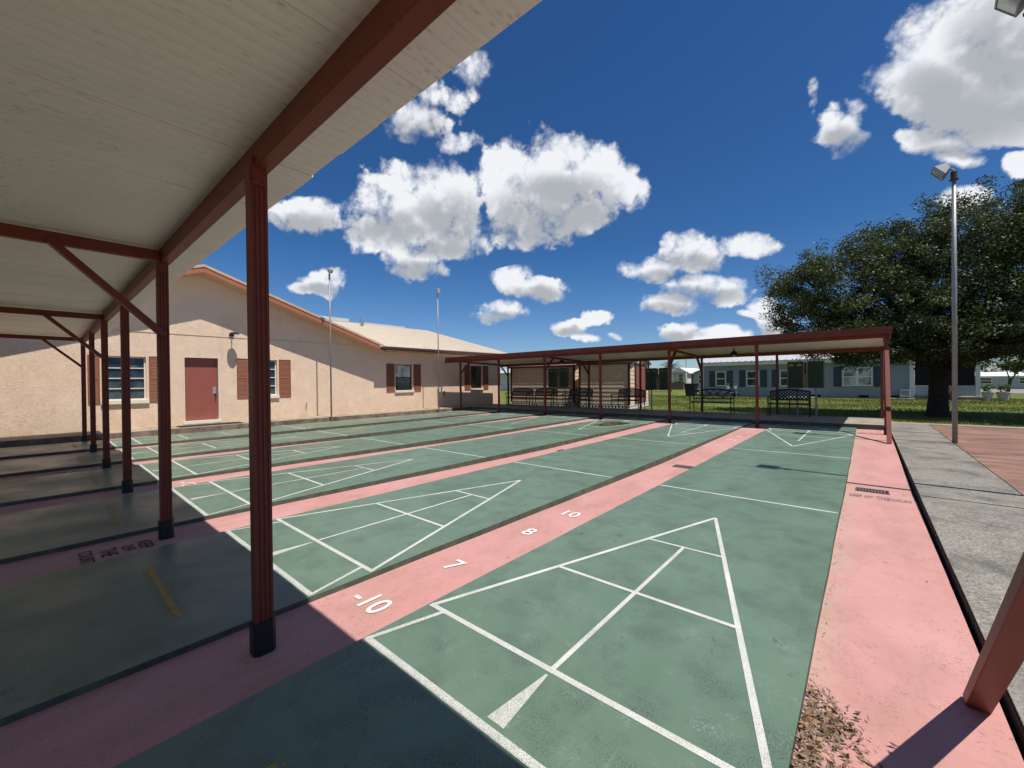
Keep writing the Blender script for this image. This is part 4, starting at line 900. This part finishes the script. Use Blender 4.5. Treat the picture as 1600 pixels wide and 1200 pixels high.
# ------------------------------------------------------------------ vegetation
def leaf_cloud(centres, radii, per, ls, up_bias=0.35, flat=0.7):
    n = len(centres)*per
    c = np.repeat(np.asarray(centres), per, 0); r = np.repeat(np.asarray(radii), per)[:, None]
    g_ = rng.normal(size=(n, 3)); g_ /= np.linalg.norm(g_, axis=1)[:, None]; g_ *= (rng.random((n, 1))**0.5)*r; g_[:, 2] *= flat
    p = c+g_
    nr = rng.normal(size=(n, 3)); nr[:, 2] = np.abs(nr[:, 2])+up_bias; nr /= np.linalg.norm(nr, axis=1)[:, None]
    t = rng.normal(size=(n, 3)); t -= nr*np.sum(t*nr, 1)[:, None]; t /= np.linalg.norm(t, axis=1)[:, None]; q = np.cross(nr, t)
    l = ls*rng.uniform(0.7, 1.35, (n, 1)); w = l*0.42
    return np.stack([p-t*l*0.5, p+q*w*0.5+nr*l*0.06, p+t*l*0.5, p-q*w*0.5+nr*l*0.06], 1).reshape(-1, 3)
def tree(name, label, base, blobs, nclump, per, ls, cr, trunk_r, trunk_h, bark, leafm, lean=(0, 0), group=None, seed=1):
    rs = np.random.default_rng(seed); o = thing(name, label, 'tree', base, 0, group); bx, by, bz = base
    tm = MB(); hx, hy = bx+lean[0], by+lean[1]
    tm.tube([(bx,by,bz-0.1),(bx,by,bz+0.12),(bx+lean[0]*0.2,by+lean[1]*0.2,bz+trunk_h*0.4),(hx,hy,bz+trunk_h)], [trunk_r*1.7, trunk_r*1.22, trunk_r, trunk_r*1.05], 14)
    for (cx, cy, cz, rx, ry, rz_) in blobs:
        a = Vector((hx, hy, bz+trunk_h*0.86)); c = Vector((cx, cy, cz+rz_*0.3)); m1 = a.lerp(c, 0.35)+Vector((rs.normal()*0.3, rs.normal()*0.3, 0.35)); m2 = a.lerp(c, 0.7)+Vector((rs.normal()*0.3, rs.normal()*0.3, 0.25))
        r = trunk_r*0.5; tm.tube([a, m1, m2, c], [r, r*0.66, r*0.4, r*0.15], 8)
        for q in range(4):
            e = c+Vector((rs.uniform(-1,1)*rx*0.75, rs.uniform(-1,1)*ry*0.75, rs.uniform(-0.4,0.7)*rz_)); tm.tube([m2, m2.lerp(e, 0.5)+Vector((0,0,0.2)), e], [r*0.3, r*0.18, r*0.05], 5)
    tm.build('trunk', bark, o, smooth=True)
    vol = np.array([b_[3]*b_[4]*b_[5] for b_ in blobs])**0.6; pick = rs.choice(len(blobs), nclump, p=vol/vol.sum())
    cs = []
    for i in pick:
        b_ = blobs[i]; d = rs.normal(size=3); d /= np.linalg.norm(d); rr = rs.uniform(0.35, 1.0)**0.6*(1+0.10*rs.normal())
        cs.append((b_[0]+d[0]*b_[3]*rr, b_[1]+d[1]*b_[4]*rr, b_[2]+d[2]*b_[5]*rr))
    rad = cr*rs.uniform(0.6, 1.3, len(cs))
    fast_mesh('crown', leaf_cloud(cs, rad, per, ls), 4, leafm, o)
    return o
oak = [(4.2,19.4,5.0,2.6,2.4,2.0),(1.4,19.2,4.9,2.3,2.2,1.6),(0.3,19.2,3.9,1.5,1.8,1.2),(2.6,18.6,3.8,2.2,2.0,1.5),(2.6,20.0,6.0,1.9,1.8,1.2),(5.0,19.4,6.3,2.2,2.0,1.4),
       (6.6,19.6,5.0,2.4,2.3,2.1),(6.4,18.2,3.6,2.2,2.0,1.5),(4.4,17.9,3.4,2.2,1.8,1.3),(8.6,20.0,5.4,2.4,2.3,2.5),(8.8,19.0,3.6,2.2,2.1,1.5),(1.5,20.6,3.2,1.8,1.6,1.0),(3.6,20.8,3.2,2.0,1.6,1.1),
       (7.2,20.4,6.8,2.0,1.8,1.2),(-0.1,19.1,5.3,1.3,1.4,0.9),(1.6,18.2,2.9,1.4,1.4,0.75),(5.6,20.6,2.9,2.2,1.6,0.9),(7.4,20.6,3.0,2.2,1.6,0.95),(10.6,19.6,4.6,2.2,2.2,2.4),(10.4,21,6.6,2.2,2.0,1.5),
       (1.4,17.8,2.6,1.4,1.2,0.75),(2.9,17.6,2.45,1.5,1.2,0.75),(4.6,17.5,2.5,1.5,1.2,0.7),(6.4,17.6,2.45,1.6,1.3,0.75),(8.1,18.0,2.5,1.6,1.3,0.75),(9.8,18.4,2.6,1.5,1.3,0.75),
       (2.2,19.4,2.5,1.5,1.5,0.6),(5.9,19.6,2.5,1.5,1.5,0.6),(8.0,20.0,2.5,1.6,1.5,0.6)]
tree('oak_tree', 'big dark green oak on the lawn behind the walkway', (3.86, 19.2, -0.02), oak, 2500, 150, 0.092, 0.42, 0.24, 1.9, BARK, OAKLEAF, (0.05, 0.1), seed=3)
# hanging moss strands
tree('small_tree', 'small bright crape myrtle with bare trunk on the far right lawn', (8.25, 36.0, 0.0), [(8.3,36,2.15,1.5,1.1,0.5),(9.2,36.2,2.0,0.9,0.8,0.35)], 60, 60, 0.16, 0.4, 0.07, 1.2, BARK2, MYRTLE, (0.1, 0), seed=5)
def pots():
    for x, w, lab in ((7.05, 0.22, 'left planter of the pale pair by the porch post'), (7.62, 0.26, 'right planter of the pale pair by the porch post')):
        o = thing('planter', lab, 'planter', (x, 33.2, 0), 0, 'pale planters by the porch')
        s = MB(); s.lathe([(w*0.7,0.0),(w,0.42),(w*1.1,0.44),(w*1.1,0.48),(w*0.9,0.48),(w*0.85,0.40),(0.0,0.40)], (x,33.2,0), 14); s.build('pot', CLAY, o, smooth=False)
        fast_mesh('foliage', leaf_cloud(np.array([(x,33.2,0.62),(x+0.1,33.25,0.75),(x-0.1,33.2,0.72)]), [0.22,0.2,0.2], 60, 0.13), 4, MYRTLE, o)
pots()
o = thing('shrub', 'round brown green shrub against the porch knee wall', 'shrub', (5.6, 33.3, 0))
s = MB(); s.tube([(5.6,33.3,-0.05),(5.6,33.3,0.4)], 0.04, 6); s.build('stem', BARK2, o)
fast_mesh('foliage', leaf_cloud(np.array([(5.6+rng.normal()*0.14,33.3+rng.normal()*0.14,0.42+rng.normal()*0.16) for _ in range(14)]), [0.2]*14, 60, 0.10), 4, OAKLEAF, o)
# ornamental plant stand at house wall
o = thing('plant_stand', 'little stand with white pots by the house behind the scroll bench', 'plant stand', (-5.6, 32.6, 0))
s = MB()
for dx in (-0.35, 0.35):
    for dy in (-0.12, 0.12): s.tube([(-5.6+dx,32.6+dy,0),(-5.6+dx,32.6+dy,0.62)], 0.018, 6)
s.box(-6.0, -5.2, 32.45, 32.75, 0.6, 0.63); s.box(-6.0, -5.2, 32.45, 32.75, 0.28, 0.30); s.build('shelf', GALV, o)
for x, z in ((-5.85, 0.63), (-5.35, 0.63), (-5.6, 0.30)):
    s = MB(); s.lathe([(0.08,0),(0.12,0.2),(0.13,0.22),(0.0,0.2)], (x,32.6,z), 10); p = s.build('pot', WHITE, o)
    fast_mesh('plant', leaf_cloud(np.array([(x,32.6,z+0.32)]), [0.17], 50, 0.10), 4, MYRTLE, o)
# palm behind the shed
o = thing('palm_tree', 'palm top showing over the scoreboard beside the small shed', 'palm', (-14.6, 45.0, 0))
s = MB(); s.tube([(-14.6,45,-0.1),(-14.55,45,1.4),(-14.5,45,2.6)], [0.2,0.16,0.15], 10); s.build('trunk', BARK2, o)
s = MB()
for i in range(26):
    a = i*2.4; elv = 0.15+1.2*((i*37 % 26)/26); L0 = 1.35; pr = None; pts = []
    for q in range(8):
        t = q/7; rr = L0*t*math.cos(elv*(1-0.3*t)); zz = 2.6+L0*t*math.sin(elv)-0.55*t*t; pts.append(Vector((-14.5+rr*math.cos(a), 45+rr*math.sin(a), zz)))
    sd = Vector((-math.sin(a), math.cos(a), 0))
    for q in range(7):
        for s_ in (-1, 1):
            for h in (0.0, 0.5):
                p = pts[q].lerp(pts[q+1], h); e = p+sd*s_*0.42*math.sin(0.4+2.5*(q+h)/8)+(pts[q+1]-pts[q])*0.9-Vector((0,0,0.08)); w = (pts[q+1]-pts[q])*0.16
                s.face([p-w, p+w, e])
s.build('fronds', PALMLEAF, o)

# ------------------------------------------------------------------ far houses
def far_house(name, label, x0, x1, y, depth, ze, zr, wallm, roofm, axis='x', extra=None, x_win=()):
    o = thing(name, label, 'house', ((x0+x1)/2, y+depth/2, 0)); s = MB(); s.box(x0, x1, y, y+depth, -0.3, ze)
    if axis == 'y': xm = (x0+x1)/2; s.face([(x0,y,ze),(x1,y,ze),(xm,y,zr)])
    else: s.face([(x1,y,ze),(x1,y+depth,ze),(x1,y+depth/2,zr)]); s.face([(x0,y+depth,ze),(x0,y,ze),(x0,y+depth/2,zr)])
    s.build('wall', wallm, o); s = MB(); e = 0.3
    if axis == 'y':
        for a in (x0-e, x1+e):
            zz = ze-e*(zr-ze)/((x1-x0)/2); q = [(a,y-e,zz),(xm,y-e,zr+0.06),(xm,y+depth,zr+0.06),(a,y+depth,zz)]; s.mesh(q+[(p[0],p[1],p[2]-0.14) for p in q], [(0,1,2,3),(7,6,5,4),(0,4,5,1),(1,5,6,2),(3,7,4,0)])
    else:
        for a in (y-e, y+depth+e):
            q = [(x0-e,a,ze),(x1+e,a,ze),(x1+e,y+depth/2,zr+0.06),(x0-e,y+depth/2,zr+0.06)]; s.mesh(q+[(p[0],p[1],p[2]-0.14) for p in q], [(0,1,2,3),(7,6,5,4),(0,4,5,1),(1,5,6,2),(3,7,4,0)])
    s.build('roof', roofm, o)
    for (a, c, d, e_) in x_win:
        simple_window(o, a, c, d, e_, y-0.02, [GLASS], 1)
    return o
far_house('white_house', 'white gabled cottage with tall columns seen left of the blue grey house', -19.25, -17.5, 60, 8, 2.5, 3.0, CREAM, WHITE, 'y', None, ((-18.7, -18.05, 1.1, 2.2),))
cot = [o_ for o_ in bpy.data.objects if o_.name == 'white_house'][0]
for x in (-19.35, -17.4):
    s = MB(); s.box(x-0.11, x+0.11, 59.0, 59.22, -0.3, 2.5); s.build('column', WHITE, cot)
s = MB(); s.face([(-19.5,58.9,2.5),(-17.25,58.9,2.5),(-18.375,58.9,3.0)]); s.box(-19.5, -17.25, 58.9, 60, 2.42, 2.5); s.build('porch_gable', WHITE, cot)
far_house('blue_house', 'slate blue gabled house with white trimmed window behind the trash bin', -17.3, -13.5, 62, 9, 2.35, 3.0, BLUESIDE, ROOFTAN, 'y', None, ((-16.6, -15.9, 0.7, 2.0),))
far_house('white_house', 'bright white house glimpsed between the clubhouse and the left shed', -40, -30, 44, 8, 2.6, 3.4, CREAM, WHITEROOF, 'x', None, ((-36, -35, 0.9, 2.0), (-33.5, -32.6, 0.9, 2.0)))
far_house('white_house', 'long low house with white roof across the road on the right', 8.5, 30, 66, 9, 1.35, 1.75, KNEE, WHITE, 'x', None, ((11.2, 12.2, 0.5, 1.2), (14, 15, 0.5, 1.2)))
far_house('tan_house', 'low tan house behind the dark scoreboard by the palm', -26, -19.8, 66, 9, 2.3, 2.9, CREAM, ROOFTAN, 'x')
o = thing('trash_bin', 'dark wheeled trash bin left of the blue grey house', 'bin', (-8.6, 33.2, 0))
s = MB(); s.mesh([(-9.0,33.0,0),(-8.35,33.0,0),(-8.35,33.6,0),(-9.0,33.6,0),(-9.1,32.9,0.95),(-8.25,32.9,0.95),(-8.25,33.7,0.95),(-9.1,33.7,0.95)], [(0,3,2,1),(0,1,5,4),(1,2,6,5),(2,3,7,6),(3,0,4,7)]); s.build('body', BINP, o)
s = MB(); s.box(-9.13, -8.22, 32.87, 33.73, 0.95, 1.03); s.build('lid', BINP, o, bevel=0.02)
for x in (-9.0, -8.4): s = MB(); s.tube([(x-0.03,33.62,0.1),(x+0.03,33.62,0.1)], 0.1, 12); s.build('wheel', BLACK, o)
o = thing('garden_planter_box', 'low dark planter box before the white cottage', 'planter', (-17.0, 56, 0))
s = MB(); s.box(-18.2, -16.6, 55.6, 56.4, -0.1, 0.9); s.build('box', BARK2, o); fast_mesh('plants', leaf_cloud(np.array([(-18+0.2*i, 56, 1.0) for i in range(7)]), [0.3]*7, 40, 0.2), 4, MYRTLE, o)
for x, y, h, lab in ((-22.3, 58, 4.6, 'thin bare mast rising over the dark scoreboard'), (-19.6, 66, 5.3, 'thin bare mast rising behind the white cottage')):
    s = MB(); s.tube([(x,y,-0.1),(x,y,h)], 0.05, 6); tag(s.build('utility_mast', GALV, base=(x, y, 0)), lab, 'mast')
# distant tree line beyond the houses
cs = [(x+rng.normal()*1.2, 105+rng.normal()*4, abs(rng.normal())*1.0+0.6) for x in np.arange(-110, 70, 1.1)]
o = fast_mesh('distant_trees', leaf_cloud(np.array(cs), rng.uniform(1.0, 2.0, len(cs)), 60, 0.6), 4, OAKLEAF); tag(o, 'low line of far trees on the horizon', 'trees', kind='stuff')

# ------------------------------------------------------------------ grass blades, leaf litter
def grass():
    n = 90000; u = rng.random(n); y = 15.82+(34-15.82)*u**1.35; x = rng.uniform(-15, 13, n)
    keep = ~((y < 18.9) & (x < -6.0) & (y > 16.2)); x, y = x[keep], y[keep]; n = len(x)
    h = rng.uniform(0.03, 0.085, n)*(1+0.5*np.sin(x*1.3)*np.sin(y*1.1)); a = rng.uniform(0, 2*np.pi, n); w = 0.008+0.0009*(y-15)
    le = rng.normal(0, 0.035, (n, 2)); p = np.stack([x, y, np.full(n, -0.02)], 1); d = np.stack([np.cos(a)*w, np.sin(a)*w, 0*a], 1)
    v = np.stack([p-d, p+d, p+np.stack([le[:, 0], le[:, 1], h], 1)], 1)
    o = fast_mesh('grass', v, 3, BLADE); tag(o, 'short green grass blades on the lawn', 'grass', kind='stuff')
grass()
def litter():
    pos = []
    def add(k, x, y, dz, l): pos.append((x, y, gz_(k, y)+dz, l))
    for _ in range(700):
        t = rng.beta(1.1, 1.5); y = 0.40+0.80*t; ex = abs(rng.normal())*0.045*(1+1.0*math.sin(math.pi*t)); add(0, 1.812+ex, y, 0.005+max(0, 0.035-ex*0.2)*rng.random(), rng.uniform(0.018, 0.044))
    for _ in range(230): add(0, 1.90+rng.normal()*0.05, 0.95+rng.normal()*0.055, 0.005+0.02*rng.random(), rng.uniform(0.012, 0.036))
    for _ in range(46): add(0, rng.uniform(1.82, 2.42), rng.uniform(0.3, 9.5), 0.005, rng.uniform(0.010, 0.034))
    for _ in range(60): add(0, 1.815+abs(rng.normal())*0.02, rng.uniform(1.2, 5), 0.005, rng.uniform(0.008, 0.024))
    for _ in range(16): add(1, rng.uniform(-0.62, -0.06), rng.uniform(0.5, 8), 0.005, rng.uniform(0.01, 0.028))
    n = len(pos); P = np.array(pos); p = P[:, :3]; l = P[:, 3:4]
    nr = rng.normal(size=(n, 3))*0.38; nr[:, 2] = 1; nr /= np.linalg.norm(nr, axis=1)[:, None]; t = rng.normal(size=(n, 3)); t -= nr*np.sum(t*nr, 1)[:, None]; t /= np.linalg.norm(t, axis=1)[:, None]; q = np.cross(nr, t)
    w = l*rng.uniform(0.16, 0.42, (n, 1)); v = np.stack([p-t*l*0.5+nr*0.004, p+q*w*0.5, p+t*l*0.5+nr*0.006, p-q*w*0.5], 1)
    o = fast_mesh('leaf_litter', v, 4, DRY); tag(o, 'heap of dry brown oak leaves on the pink edge strip', 'leaves', kind='stuff')
litter()
